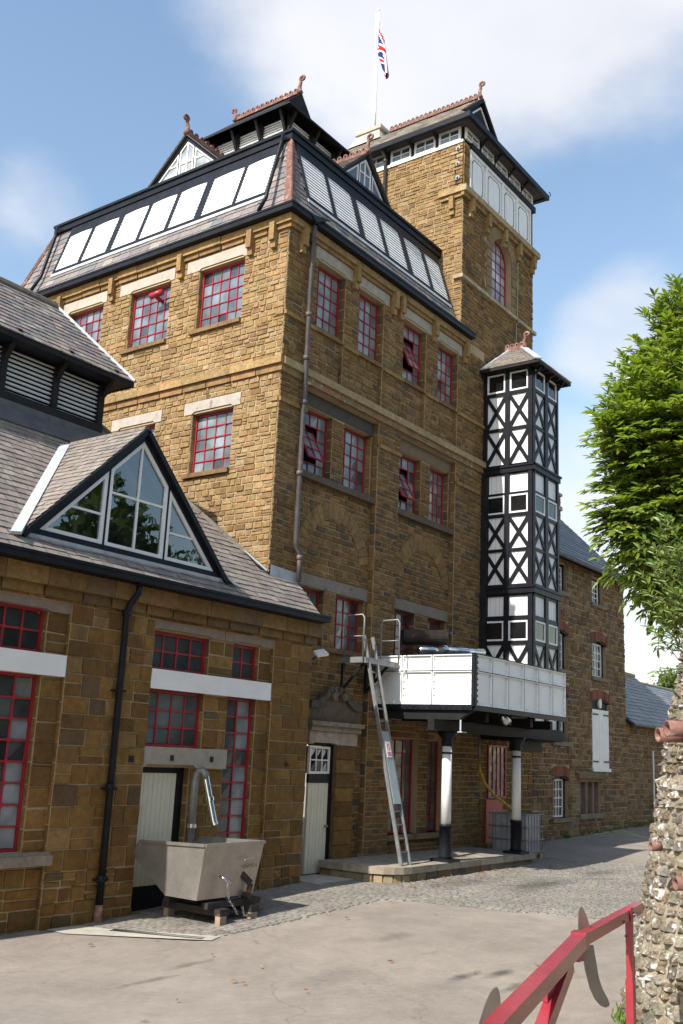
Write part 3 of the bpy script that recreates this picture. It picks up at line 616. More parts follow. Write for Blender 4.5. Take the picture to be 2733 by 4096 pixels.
# mansard roof
ML_ = math.hypot(.77, 2.5); k_ = .77 / ML_
mA = frame((0, 0, 13.74), (0, 1, 0), (.77, 0, 2.5), (-2.5, 0, .77)); mB = frame((0, 0, 13.74), (1, 0, 0), (0, .77, 2.5), (0, -2.5, .77))
gg = G(); gg.add([mA(0, 0), mA(9.9, 0), mA(9.13, ML_), mA(.77, ML_)], [(0, 1, 2, 3)]); gg.add([mB(0, 0), mB(7.4, 0), mB(7.4, ML_), mB(.77, ML_)], [(0, 1, 2, 3)])
gg.add([(0, 9.9, 13.74), (7.4, 9.9, 13.74), (7.4, 9.13, 16.24), (.77, 9.13, 16.24)], [(0, 1, 2, 3)])
# upper slopes to the lantern
e0 = [(.8, .8, 16.3), (7.4, .8, 16.3), (7.4, 9.1, 16.3), (.8, 9.1, 16.3)]; e1 = [(2.6, 2.55, 17.85), (4.6, 2.55, 17.85), (4.6, 5.95, 17.85), (2.6, 5.95, 17.85)]
for i in range(4): j = (i + 1) % 4; gg.quad(e0[i], e0[j], e1[j], e1[i])
roof = gg.build('roof', UNDER, main)
PA = [(a - .035, b + .035) for a, b in ((1.02, 1.86), (2.02, 2.95), (3.24, 4.06), (4.25, 5.08), (5.26, 6.12), (6.38, 7.27), (7.46, 8.31))]; PB = [(a - .035, b + .035) for a, b in ((.92, 1.77), (1.97, 2.85), (3.14, 3.98), (4.2, 5.03), (5.33, 6.14), (6.37, 7.11))]
slates(MSL, mA, 2.45, lambda v: v * k_ + .1, lambda v: 9.9 - v * k_, roof, PAL_SLATE, .2, .34, skip=lambda u, v: v > .76 and .93 < u < 8.4)
slates(MSL, mB, 2.45, lambda v: v * k_ + .1, lambda v: 7.4, roof, PAL_SLATE, .14, .26, skip=lambda u, v: v > .76 and .83 < u < 7.2)
for fr, PL, e0_, e1_ in ((mA, PA, .93, 8.42), (mB, PB, .83, 7.2)):
    gg = G(); gg.fbox(fr, e0_, e1_, .78, 2.5, -.02, .022); lb = gg.build('louvre_band', BLACKT, roof)
    gg = G(); gg.fbox(fr, e0_ - .02, e1_ + .02, .70, .80, .023, .04); gg.build('lead_apron', LEAD, roof)
    gg = G(); gg.fbox(fr, e0_, e1_, .82, .9, .023, .05); gg.fbox(fr, e0_, e1_, 2.22, 2.46, .023, .05)
    edges = [e0_] + [x for p in PL for x in p] + [e1_]
    for a, b in zip(edges[::2], edges[1::2]): gg.fbox(fr, a, b, .9, 2.22, .023, .052)
    for a, b in PL:
        cu = (a + b) / 2; hw = (b - a) / 2; N = 8; top = 2.17
        arc = [(cu + hw * (2 * i / N - 1), top - .05 * ((2 * i / N - 1) ** 2)) for i in range(N + 1)]
        for p, q in zip(arc, arc[1:]): gg.prism(fr, [p, q, (q[0], 2.225), (p[0], 2.225)], .023, .049)
        louvres(ML, fr, a, b, .905, 2.2, 13, lb, (.80, .80, .80), .024, tilt=.016, fill=.92)
    gg.build('louvre_frame', BLACK, roof)
for i in range(7):                                           # terracotta hip tiles
    a, b = i / 7, (i + .97) / 7; p, q = Vector((.77 * a, .77 * a, 13.76 + 2.42 * a)), Vector((.77 * b, .77 * b, 13.76 + 2.42 * b)); o = Vector((-.05, -.05, .02)); gg = G()
    gg.add([p + o, q + o, q + Vector((-.02, .17, 0)), p + Vector((-.02, .17, 0)), p + Vector((.16, -.02, 0)), q + Vector((.16, -.02, 0))], [(0, 1, 2, 3), (0, 4, 5, 1)]); gg.tube([p + o * .8, q + o * .8], .035, 6); gg.build('hip_tile', TERRA, roof)
gg = G(); gg.beam((-.02, 9.88, 13.78), (.75, 9.15, 16.2), .12, .07); gg.build('hip_tile', TERRA, roof)
downpipe(main, [(.58, .86, 16.25), (.55, .88, 16.0), (-.1, .62, 14.35), (-.12, .62, 14.2), (-.2, .75, 13.85)], .045, BLACK, ()); downpipe(main, [(.58, 8.95, 16.25), (.5, 8.9, 15.9), (.1, 8.75, 14.5), (-.15, 8.9, 13.85)], .045, BLACK, ())
# dormers on the mansard
fA8, fB8 = faceA(.78), faceB(.78)
gable_light(main, fA8, 4.22, 1.27, 16.34, 17.47, .27, .075, .045, .32, G_PALE)
gable_light(main, fB8, 3.72, 1.09, 16.36, 17.39, .28, .075, .045, .38, G_MID)
def gable_roof(owner, P, a, b, c, hw, rise, ext, dirv, pal, m=UNDER):
    """two slopes: ridge a->b, hw half width"""
    a, b = Vector(a), Vector(b); t = (b - a).normalized(); s = t.cross(Vector((0, 0, 1))).normalized(); L = (b - a).length; sl = math.hypot(hw, rise); gg = G()
    for sg in (-1, 1):
        e0, e1 = a + s * (hw * sg) - Vector((0, 0, rise)), b + s * (hw * sg) - Vector((0, 0, rise)); n = Vector((0, 0, 1)) * hw + s * sg * rise; n.normalize(); o = n * .03
        gg.add([a, b, e1, e0, a + o, b + o, e1 + o, e0 + o], [(0, 1, 2, 3), (4, 5, 6, 7), (0, 3, 7, 4), (3, 2, 6, 7)])
    ro = gg.build('dormer_roof', m, owner)
    for sg in (-1, 1):
        e0 = a + s * (hw * sg) - Vector((0, 0, rise)); n = Vector((0, 0, 1)) * hw + s * sg * rise
        fr = frame(e0 + n.normalized() * .032, t, (a - e0), n); slates(P, fr, sl, lambda v: 0, lambda v: L, ro, pal, .17, .26)
    return ro
gable_roof(main, MSL, (.66, 4.22, 17.5), (3.0, 4.22, 17.5), 0, 1.22, 1.12, 0, 0, PAL_PINK); crest(main, (.74, 4.22, 17.58), (2.5, 4.22, 17.58), 9, .15); finial(main, (.66, 4.22, 17.52), (-1, .0, 0), .6)
gable_roof(main, MSL, (3.72, .66, 17.42), (3.72, 2.6, 17.42), 0, 1.04, 1.02, 0, 0, PAL_PINK); crest(main, (3.72, .74, 17.5), (3.72, 2.5, 17.5), 9, .15); finial(main, (3.72, .68, 17.45), (0, -1, 0), .6)
# lantern on the roof
def lantern(owner, PL, x0, x1, y0, y1, zb, ze, over, xr, zr, yr0, yr1, gab, pal, P, panels, posts=True, white=(.85, .86, .86), gablet=True):
    gg = G(); gg.box(x0 + .03, x1 - .03, y0 + .03, y1 - .03, zb, ze); core = gg.build('lantern_core', DARK, owner)
    fl, ff = faceA(x0), faceB(y0)
    nA, nB = panels; gg = G()
    ua = [y0 + (y1 - y0) * i / nA for i in range(nA + 1)]; ub = [x0 + (x1 - x0) * i / nB for i in range(nB + 1)]
    for u in ua: gg.fbox(fl, u - .06, u + .06, zb, ze, -.05, .06)
    for u in ub: gg.fbox(ff, u - .06, u + .06, zb, ze, -.05, .0605)
    gg.fbox(fl, y0, y1, zb - .1, zb + .08, -.05, .085); gg.fbox(ff, x0, x1, zb - .1, zb + .08, -.05, .0855)
    for u in ua:
        for sg in (1,): gg.beam(fl(u, ze - .5, .06), fl(u, ze - .02, over * .75), .06, .07, (0, 1, 0))
    for u in ub: gg.beam(ff(u, ze - .5, .06), ff(u, ze - .02, over * .75), .06, .07, (1, 0, 0))
    gg.build('lantern_frame', BLACKT, owner)
    n = int((ze - zb) / .085)
    for a, b in zip(ua, ua[1:]): louvres(PL, fl, a + .065, b - .065, zb + .09, ze - .05, n, core, white, -.03, tilt=.055, fill=.86)
    for a, b in zip(ub, ub[1:]): louvres(PL, ff, a + .065, b - .065, zb + .09, ze - .05, n, core, white, -.03, tilt=.055, fill=.86)
    X0, X1, Y0, Y1 = x0 - over, x1 + over, y0 - over, y1 + over; gg = G(); t = .05
    if gablet:
        k = (zr - ze) / (xr - X0); yg0, yg1 = yr0, yr1; hg = .42 * (zr - ze); zg = ze + hg; hx = (zr - zg) / k
        A = [(X0, Y0, ze), (X1, Y0, ze), (X1, Y1, ze), (X0, Y1, ze)]; Rg = [(xr, yg0, zr), (xr, yg1, zr)]
        q0, q1 = (xr - hx, yg0 + .06, zg), (xr + hx, yg0 + .06, zg); q2, q3 = (xr + hx, yg1 - .06, zg), (xr - hx, yg1 - .06, zg)
        V = A + Rg + [q0, q1, q2, q3]; F = [(0, 6, 4, 5, 9, 3), (1, 2, 8, 5, 4, 7), (0, 1, 7, 6), (2, 3, 9, 8), (6, 7, 4), (8, 9, 5)]
    else:
        V = [(X0, Y0, ze), (X1, Y0, ze), (X1, Y1, ze), (X0, Y1, ze), (X0, (Y0 + Y1) / 2, zr), (X1, (Y0 + Y1) / 2, zr)]; F = [(0, 1, 5, 4), (2, 3, 4, 5), (0, 4, 3), (1, 2, 5)]
    gg.add(V, F); gg.add([(v[0], v[1], v[2] - t) for v in V], [tuple(reversed(f_)) for f_ in F])
    for i in range(4): j = (i + 1) % 4; a, b = V[i], V[j]; gg.quad(a, b, (b[0], b[1], b[2] - t), (a[0], a[1], a[2] - t))
    return gg.build('lantern_roof', BLACKT, owner)
lr = lantern(main, ML, 2.6, 4.6, 2.55, 5.95, 17.55, 18.62, .4, 3.6, 20.02, 2.95, 5.5, 0, PAL_SLATE, MSL, (4, 2))
crest(main, (3.6, 3.1, 20.1), (3.6, 5.35, 20.1), 13, .15); finial(main, (3.6, 3.0, 20.05), (0, -1, 0), .6); finial(main, (3.6, 5.45, 20.05), (0, 1, 0), .5)
# ------------------------------------------------------------------ tower
tow = thing('brewery_tower', (9.65, 3.2, 0), 'square stone tower with white panels, strip windows and hipped slate roof', 'tower')
TS = Pieces(tow, 'stone', STONE, 300, 'stonework'); TP = Pieces(tow, 'pane', G_GREY, 300); TPG = Pieces(tow, 'iron_pane', G_GREY, 300); TSL = Pieces(tow, 'slate', SLATE, 300, 'further_slates')
X0, X1, YD = 7.4, 11.9, 6.4
fT, fTB = faceA(X0), faceB(0)
arcw = (9.17, 10.4); spr = 16.98; ar = (arcw[1] - arcw[0]) / 2; ac = sum(arcw) / 2
g = G(); backing(g, fT, 0, YD, 13.2, 19.66, []); wTA = g.build('wall', MORTAR, tow)
holeB = [(arcw[0], arcw[1], 15.44, spr, .26)]
g = G(); backing(g, fTB, X0, X1, 13.62, 18.2, [(arcw[0], arcw[1], 15.44, spr + ar, .26)]); backing(g, fTB, 8.79, X1, 0, 13.62, []); g.fbox(fTB, X0, 7.75, 18.2, 19.66, -.3, 0)
for i in range(10):                                           # spandrels round the arch head
    a0, a1 = math.pi * i / 10, math.pi * (i + 1) / 10; p = lambda a: (ac + ar * math.cos(a), spr + ar * math.sin(a)); q0, q1 = p(a0), p(a1)
    g.quad(fTB(*q0), fTB(*q1), fTB(q1[0], spr + ar), fTB(q0[0], spr + ar)); g.quad(fTB(*q0), fTB(*q1), fTB(*q1, -.26), fTB(*q0, -.26))
g.quad(fTB(X0, 13.62), fTB(X0, 13.62), fTB(X0, 13.7), fTB(X0, 13.7))
g.add([(X1, 0, 0), (X1, YD, 0), (X1, YD, 19.66), (X1, 0, 19.66)], [(0, 1, 2, 3)]); g.add([(X0, YD, 13), (X1, YD, 13), (X1, YD, 19.66), (X0, YD, 19.66)], [(0, 1, 2, 3)])
wTB = g.build('wall', MORTAR, tow)
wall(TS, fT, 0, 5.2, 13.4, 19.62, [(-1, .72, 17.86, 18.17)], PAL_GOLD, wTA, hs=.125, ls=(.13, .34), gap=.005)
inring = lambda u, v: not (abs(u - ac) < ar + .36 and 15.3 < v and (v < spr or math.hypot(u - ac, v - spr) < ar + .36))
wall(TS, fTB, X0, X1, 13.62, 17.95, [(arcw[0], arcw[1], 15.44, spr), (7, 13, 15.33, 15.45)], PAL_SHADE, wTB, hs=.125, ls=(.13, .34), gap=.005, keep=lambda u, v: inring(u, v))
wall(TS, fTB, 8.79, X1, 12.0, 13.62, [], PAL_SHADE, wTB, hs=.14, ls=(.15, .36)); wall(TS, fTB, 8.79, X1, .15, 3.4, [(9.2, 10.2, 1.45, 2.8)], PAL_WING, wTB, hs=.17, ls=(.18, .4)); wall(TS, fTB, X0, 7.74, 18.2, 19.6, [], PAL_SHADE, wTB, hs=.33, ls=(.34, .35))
for k in range(13):
    a0, a1 = math.pi * k / 13, math.pi * (k + .95) / 13; pts = [(ac + r * math.cos(a), spr + r * math.sin(a)) for r, a in ((ar + .01, a0), (ar + .36, a0), (ar + .36, a1), (ar + .01, a1))]; d = R.uniform(.028, .036)
    TS.add([fTB(u, v, -.01) for u, v in pts] + [fTB(u, v, d) for u, v in pts], BOXF, jc((.24, .165, .09), .1), wTB, fTB.N)
for sg in (-1, 1):
    for k in range(5): h = (spr - 15.46) / 5; a, b = sorted((ac + sg * (ar + .005), ac + sg * (ar + .34))); stone(TS, fTB, a, b, 15.46 + k * h, 15.46 + (k + 1) * h, jc((.24, .165, .09), .1), wTB, (.024, .032))
# arched iron window
g = G(); N = 12; dW = -.2
for i in range(N):
    a0, a1 = math.pi * i / N, math.pi * (i + 1) / N; P4 = [(ac + r * math.cos(a), spr + r * math.sin(a)) for r, a in ((ar - .045, a0), (ar, a0), (ar, a1), (ar - .045, a1))]; g.prism(fTB, P4, dW - .03, dW + .03)
for a, b, c, e in ((arcw[0], arcw[0] + .045, 15.44, spr), (arcw[1] - .045, arcw[1], 15.44, spr), (arcw[0], arcw[1], 15.44, 15.485)): g.fbox(fTB, a, b, c, e, dW - .03, dW + .03)
for i in range(1, 4): u = arcw[0] + (arcw[1] - arcw[0]) * i / 4; top = spr + math.sqrt(max(0, ar * ar - (u - ac) ** 2)); g.fbox(fTB, u - .011, u + .011, 15.48, top - .02, dW - .012, dW + .018)
for j in range(1, 7):
    v = 15.44 + j * .3; hw = ar if v < spr else math.sqrt(max(0, ar * ar - (v - spr) ** 2)); g.fbox(fTB, ac - hw, ac + hw, v - .011, v + .011, dW - .012, dW + .0185)
    for i in range(1, 4):
        u = arcw[0] + (arcw[1] - arcw[0]) * i / 4
        if abs(u - ac) < hw: g.fbox(fTB, u - .025, u + .025, v - .025, v + .025, dW - .01, dW + .027)
wo = g.build('window', RED, tow)
for i in range(4):
    for j in range(7):
        u0, u1 = arcw[0] + (arcw[1] - arcw[0]) * i / 4, arcw[0] + (arcw[1] - arcw[0]) * (i + 1) / 4; v0, v1 = 15.44 + j * .3, 15.44 + (j + 1) * .3
        P4 = [(u0, v0), (u1, v0), (u1, v1), (u0, v1)]
        if v1 > spr: P4 = [p if p[1] <= spr or math.hypot(p[0] - ac, p[1] - spr) < ar else (ac + (p[0] - ac) * ar / math.hypot(p[0] - ac, p[1] - spr), spr + (p[1] - spr) * ar / math.hypot(p[0] - ac, p[1] - spr)) for p in P4]
        k = R.uniform(-.005, .005); TPG.add([fTB(*P4[0], dW + k), fTB(*P4[1], dW - k), fTB(*P4[2], dW + k), fTB(*P4[3], dW - k)], [(0, 1, 2, 3)], jc((.33, .36, .40), .2), wo, fTB.N)
g = G(); g.fbox(fTB, arcw[0], arcw[1], 15.44, spr + ar, -.3, -.262); g.build('window_back', DARK, tow)
# bands
g = G()
for i in range(7): a = 7.3 + i * .67; g.fbox(fTB, a, min(a + .664, 12.0), 15.345, 15.445, 0, .10, jc((.36, .3, .2)))
g.fbox(fT, .002, .22, 15.345, 15.445, 0, .1, (.33, .26, .17)); g.build('sill_string', LICHEN, tow)
g = G()
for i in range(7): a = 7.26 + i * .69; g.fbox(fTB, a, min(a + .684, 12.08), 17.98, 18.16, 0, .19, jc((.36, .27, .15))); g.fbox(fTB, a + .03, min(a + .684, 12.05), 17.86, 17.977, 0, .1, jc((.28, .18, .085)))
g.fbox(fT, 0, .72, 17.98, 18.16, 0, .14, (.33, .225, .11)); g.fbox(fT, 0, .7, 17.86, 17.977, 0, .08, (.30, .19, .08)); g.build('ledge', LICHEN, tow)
for u in (7.78, 8.78, 9.83, 10.8, 11.78): gg = G(); corbel(gg, fTB, u, 17.38, 17.95, .15, .17, (.31, .2, .085)); gg.build('corbel', STONE, tow)
gg = G(); corbel(gg, fT, .3, 17.35, 17.9, .14, .15, (.31, .195, .08)); gg.build('corbel', STONE, tow)
for v in (18.5, 18.95, 19.45): gg = G(); gg.tube([fT(.16, v, 0), fT(.16, v, .05)], .075, 12); gg.tube([fT(.16, v, .05), fT(.16, v, .1)], .03, 8); gg.build('tie_plate', GALV, tow)
pe = [7.75, 8.72, 9.79, 10.73, 11.69]
for a, b in zip(pe, pe[1:]):                                   # white cast panels with black lining
    gg = G(); gg.fbox(fTB, a + .003, b - .003, 18.19, 19.56, -.1, .0); gg.fbox(fTB, a + .003, a + .05, 18.19, 19.56, 0, .05); gg.fbox(fTB, b - .05, b - .003, 18.19, 19.56, 0, .05); gg.fbox(fTB, a + .051, b - .051, 19.48, 19.56, 0, .05)
    for k in range(17): v = 18.24 + k * .075; gg.fbox(fTB, b - .075, b - .051, v, v + .025, 0, .045); gg.fbox(fTB, a + .051, a + .07, v, v + .025, 0, .045)
    for k in range(9): u = a + .09 + k * .088; gg.fbox(fTB, u, u + .03, 19.45, 19.479, 0, .045)
    po = gg.build('cast_panel', PANEL, tow); gg = G(); u0, u1, v0, v1, c = a + .17, b - .17, 18.36, 19.36, .1
    L = [(u0, v0 + c), (u0 + c * .5, v0 + c), (u0 + c * .5, v0 + c * .5), (u0 + c, v0), (u1 - c, v0), (u1 - c * .5, v0 + c * .5), (u1 - c * .5, v0 + c), (u1, v0 + c), (u1, v1 - c), (u1 - c * .5, v1 - c), (u1 - c * .5, v1 - c * .5), (u1 - c, v1), (u0 + c, v1), (u0 + c * .5, v1 - c * .5), (u0 + c * .5, v1 - c), (u0, v1 - c)]
    for p, q in zip(L, L[1:] + L[:1]): gg.beam(fTB(*p, .003), fTB(*q, .003), .02, .006, (0, -1, 0))
    gg.build('painted_lining', BLACK, po)
gg = G(); gg.fbox(fTB, 7.76, 11.95, 19.565, 19.76, -.1, .09); gg.build('beam', BLACKT, tow)
# strip of windows under the eaves
wB5 = [(7.5, 8.28), (8.42, 9.2), (9.31, 10.1), (10.18, 10.98), (11.08, 11.86)]; wA5 = [(.1, .82), (.93, 1.66), (1.77, 2.5), (2.69, 3.4), (3.6, 4.3), (4.5, 5.2), (5.4, 6.1)]
gg = G(); gg.box(X0 + .06, X1 - .06, .06, YD - .06, 19.6, 20.3); gg.build('attic_core', BLACKT, tow)
gg = G(); gg.fbox(fT, 0, YD, 19.61, 19.69, -.05, .05); gg.build('window_board', WHITE, tow)
for fr, L, z0 in ((fTB, wB5, 19.79), (fT, wA5, 19.7)):
    for a, b in L: iron_window(tow, TP, fr, a, b, z0, 20.15, 2, 2, .0, (.02, .02, .02), m=WHITE, bar=.03, knots=False, name='strip_window', W=.065, pane_tone=lambda i, j, s: (.30, .34, .40) if j == 0 else (.06, .07, .085))  # lower panes coloured pale blue, standing in for reflected sky
    for (a, b), (c, e) in zip(L, L[1:]):
        gg = G(); m_ = (b + c) / 2; gg.fbox(fr, b + .01, c - .01, z0 - .05, 20.2, -.06, .03); gg.beam(fr(m_, 19.95, .03), fr(m_, 20.2, .3), .06, .07, fr.U); gg.build('bracket', BLACKT, tow)
# roof
ov, ze, zr, xr = .33, 20.24, 22.68, 9.65; V0, V1, W0, W1 = X0 - ov, X1 + ov, -ov, YD + ov; ygab, zg = .72, 21.55
kx = (zr - ze) / (xr - V0); hx = (zr - zg) / kx
V = [(V0, W0, ze), (V1, W0, ze), (V1, W1, ze), (V0, W1, ze), (xr, ygab - .1, zr), (xr, W1 - 1.1, zr), (xr - hx, ygab, zg), (xr + hx, ygab, zg), (xr + hx, W1 - 1.1, zg), (xr - hx, W1 - 1.1, zg)]
g = G(); g.add(V, [(0, 6, 4, 5, 9, 3), (1, 2, 8, 5, 4, 7), (0, 1, 7, 6), (2, 3, 9, 8), (8, 9, 5)]); g.add([(a, b, c - .08) for a, b, c in V[:4]], [(0, 1, 2, 3)]); ro = g.build('roof', UNDER, tow)
fs = frame((V0, W0, ze), (0, 1, 0), (xr - V0, 0, zr - ze), (-(zr - ze), 0, xr - V0)); SL = math.hypot(xr - V0, zr - ze)
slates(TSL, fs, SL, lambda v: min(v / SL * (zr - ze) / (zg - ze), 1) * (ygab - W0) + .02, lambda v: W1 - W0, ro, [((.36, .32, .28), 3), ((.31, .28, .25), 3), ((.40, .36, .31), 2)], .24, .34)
fs = frame((V0, W0, ze), (1, 0, 0), (0, ygab - W0, zg - ze), (0, -(zg - ze), ygab - W0)); SH = math.hypot(ygab - W0, zg - ze)
slates(TSL, fs, SH, lambda v: v / SH * (xr - hx - V0), lambda v: V1 - V0 - v / SH * (V1 - xr - hx), ro, PAL_SLATE, .22, .32)
gg = G(); fg = faceB(ygab); T = [(xr - hx + .02, zg), (xr + hx - .02, zg), (xr, zr - .03)]; ring(gg, fg, T, inset(T, .1), -.05, .12); I = inset(T, .1); gg.prism(fg, I, -.05, .0)
gg.build('gablet', BLACKT, tow)
gg = G(); I2 = inset(T, .2); ring(gg, fg, I2, inset(I2, .05), .0, .03); gg.build('gablet_trim', WHITE, tow)
g = G(); g.box(V0 - .07, V0 + .06, W0 + .001, W1, ze - .14, ze + .02); g.box(V0 - .07, V1 + .06, W0 - .08, W0 + .0, ze - .14, ze + .021); g.box(V0 + .061, V1 - .09, W0 + .001, W0 + .06, ze - .1, ze - .02); g.box(V1 - .08, V1 + .06, W0, W1, ze - .13, ze + .03)
g.build('gutter', BLACK, tow)
gg = G(); gg.tube([(V1 + .05, W0 - .06, ze)] + [(V1 + .12 + .06 * math.cos(a), W0 - .06, ze + .12 + .06 * math.sin(a)) for a in [x * .5 - 1.5 for x in range(9)]], .014, 6); gg.build('gutter_scroll', BLACK, tow)
crest(ro, (xr, ygab + .05, zr + .12), (xr, 4.15, zr + .12), 17, .2) if False else crest(tow, (xr, ygab + .1, zr + .1), (xr, 4.15, zr + .1), 20, .15)
crest(tow, (xr, 5.55, zr + .1), (xr, W1 - 1.2, zr + .1), 3, .15); finial(tow, (xr, ygab - .02, zr + .05), (0, -1, 0), .62)
downpipe(tow, [(X0 - .3, 2.66, 20.15), (X0 - .1, 2.64, 19.9), (X0 - .1, 2.62, 17.6)], .05, PIPE, [(X0 - .1, 2.64, z) for z in (19.85, 18.7)])
# lead platform of the flagpole
g = G(); g.fbox(frame((xr, 0, 0), (0, 1, 0), (0, 0, 1), (-1, 0, 0)), 4.3, 5.35, 22.82, 22.95, -.32, .32); g.add([(xr - .5, 4.2, 22.3), (xr + .5, 4.2, 22.3), (xr + .5, 5.5, 22.3), (xr - .5, 5.5, 22.3), (xr - .26, 4.4, 22.815), (xr + .26, 4.4, 22.815), (xr + .26, 5.3, 22.815), (xr - .26, 5.3, 22.815)], [(0, 1, 5, 4), (1, 2, 6, 5), (2, 3, 7, 6), (3, 0, 4, 7)])
g.build('lead_platform', CONC, tow)
lc = thing('lightning_rod', (10.0, .8, 21.4), 'thin pale lightning rod with forked tip beside the tower gablet', 'rod'); g = G()
g.tube([(10.05, .8, 21.3), (10.05, .8, 22.7)], .012, 6)
for sx in (-1, 1): g.tube([(10.05, .8, 22.7), (10.05 + .06 * sx, .8, 22.82), (10.05 + .1 * sx, .8, 22.98)], .007, 5)
g.build('rod', GALV, lc)
# flagpole
fp = thing('flagpole', (9.65, 4.8, 22.95), 'tall white flagpole on the tower roof', 'flagpole'); g = G()
g.tube([(9.65, 4.8, 22.95), (9.65, 4.8, 23.9), (9.65, 4.82, 27.8)], [.06, .05, .032], 12); g.tube([(9.65, 4.82, 27.8), (9.65, 4.82, 27.9)], .04, 10); g.build('pole', WHITE, fp, True)
g = G(); g.tube([(9.6, 4.87, 23.1), (9.6, 4.89, 27.7)], .006, 4); g.build('halyard', WHITE, fp); g = G(); g.tube([(9.65, 4.8, 22.95), (9.65, 4.8, 23.12)], [.12, .1], 10); g.build('foot_collar', LEAD, fp)
def jack(s, t):
    """union flag colours, s along the fly 0..2, t up the hoist 0..1"""
    B_, W_, R_ = (.006, .018, .16), (.75, .75, .75), (.45, .008, .02); x, y = s - 1, t - .5
    if abs(x) < .1 or abs(y) < .1: return R_
    if abs(x) < .167 or abs(y) < .167: return W_
    d = min(abs(y - x / 2), abs(y + x / 2)) * .894
    return R_ if d < .033 else (W_ if d < .1 else B_)
g = G(); NS, NT = 44, 22; H = 1.15; grid = []
side = Vector((CR.x, CR.y, 0)).normalized(); dep = Vector((CD.x, CD.y, 0)).normalized()
for i in range(NS + 1):
    s = i / NS; row = []
    for j in range(NT + 1):
        t = j / NT; z = 27.35 - (1 - t) * H * (1 - .78 * s) - 2.0 * s ** 1.05 - .0 * t; fold = (t - .5) * 9 + 2.2 * s
        lat = .05 + .30 * s + .16 * (1 - s * .55) * math.sin(fold) * min(1, s * 5) + .06 * (1 - t) * s; dp = .1 * math.cos(fold) * min(1, s * 5)
        row.append(Vector((9.65, 4.82, z)) + side * lat + dep * dp)
    grid.append(row)
for i in range(NS):
    for j in range(NT): g.add([grid[i][j], grid[i + 1][j], grid[i + 1][j + 1], grid[i][j + 1]], [(0, 1, 2, 3)], jack(2 * (i + .5) / NS, (j + .5) / NT))
fl = g.build('union_flag', FLAGM, None, True, base=(9.65, 4.82, 26.4)); tag(fl, 'red white and blue union flag hanging limp from the flagpole', 'flag')

# ------------------------------------------------------------------ half-timbered lift shaft
sh = thing('lift_shaft', (9.58, -.75, 2.9), 'narrow black and white half timbered lift shaft hung on the wall', 'lift shaft')
EX0, EX1, EY = 8.8, 10.35, -1.5
g = G(); g.box(EX0 + .07, EX1 - .07, EY + .07, -.02, 4.62, 12.95); g.build('core', DARK, sh)
fe, ff = faceA(EX0), faceB(EY)          # u = y (negative towards us), u = x
levels = [('win', 12.33, 12.88), ('x', 11.29, 12.23), ('x', 10.25, 11.2), ('panel', 9.44, 9.95), ('win', 8.86, 9.37), ('x', 7.9, 8.77), ('x', 6.94, 7.82), ('panel', 6.1, 6.62), ('win', 5.45, 5.97), ('x', 4.4, 5.35), ('panel', 3.25, 4.32)]
rails = [(12.23, 12.33), (11.2, 11.29), (9.95, 9.99), (9.37, 9.44), (8.77, 8.86), (7.82, 7.9), (6.88, 6.94), (6.62, 6.68), (5.97, 6.1), (5.35, 5.45), (4.32, 4.4), (3.1, 3.25)]
colsA = [(-1.37, -.82), (-.68, -.13)]; colsB = [(8.86, 9.49), (9.66, 10.25)]
SP = Pieces(sh, 'white_board', LOUVW, 300, 'further_boards')
g = G()
for fr, cs, lo, hi in ((fe, colsA, -1.5, .0), (ff, colsB, 8.801, 10.35)):
    eps = .0 if fr is fe else .0005
    for a, b in rails: g.fbox(fr, lo + .002, hi - .002, a, b, -.06, .03 + eps)
    posts = [(lo, cs[0][0]), (cs[0][1], cs[1][0]), (cs[1][1], hi)]
    for a, b in posts: g.fbox(fr, a, b, 3.1, 12.95, -.06, .045 + eps * 2)
frm = g.build('timber_frame', BLACK, sh)
for fr, cs in ((fe, colsA), (ff, colsB)):
    for kind, z0, z1 in levels:
        for u0, u1 in cs:
            if kind == 'win':
                q = G(); W = .045
                for a, b, c, e in ((u0, u1, z0, z0 + W), (u0, u1, z1 - W, z1), (u0, u0 + W, z0 + W, z1 - W), (u1 - W, u1, z0 + W, z1 - W)): q.fbox(fr, a, b, c, e, -.03, .035)
                wv = q.build('window', WHITE, sh); link('pane', [fr(u0 + W, z0 + W, .005), fr(u1 - W, z0 + W, .005), fr(u1 - W, z1 - W, .01), fr(u0 + W, z1 - W, .008)], [(0, 1, 2, 3)], G_DARK, wv)
            else:
                n = 4; w = (u1 - u0) / n
                for i in range(n): SP.add([fr(u0 + i * w + .002, z0, -.012), fr(u0 + (i + 1) * w - .002, z0, -.012), fr(u0 + (i + 1) * w - .002, z1, -.012), fr(u0 + i * w + .002, z1, -.012)], [(0, 1, 2, 3)], jc((.80, .80, .80), .03, .01), frm, fr.N)
                if kind == 'x':
                    for k, (p, q_) in enumerate((((u0, z0 + .03), (u1, z1 - .03)), ((u0, z1 - .03), (u1, z0 + .03)))):
                        bb = G(); dx, dz = q_[0] - p[0], q_[1] - p[1]; LL = math.hypot(dx, dz); nx_, nz_ = -dz / LL, dx / LL; c_ = p[0] * nx_ + p[1] * nz_; cell = [(u0, z0), (u1, z0), (u1, z1), (u0, z1)]; bb.prism(fr, clip(clip(cell, nx_, nz_, c_ - .048), -nx_, -nz_, -c_ - .048), -.01, .022 + .006 * k); bb.build('brace', BLACK, sh)
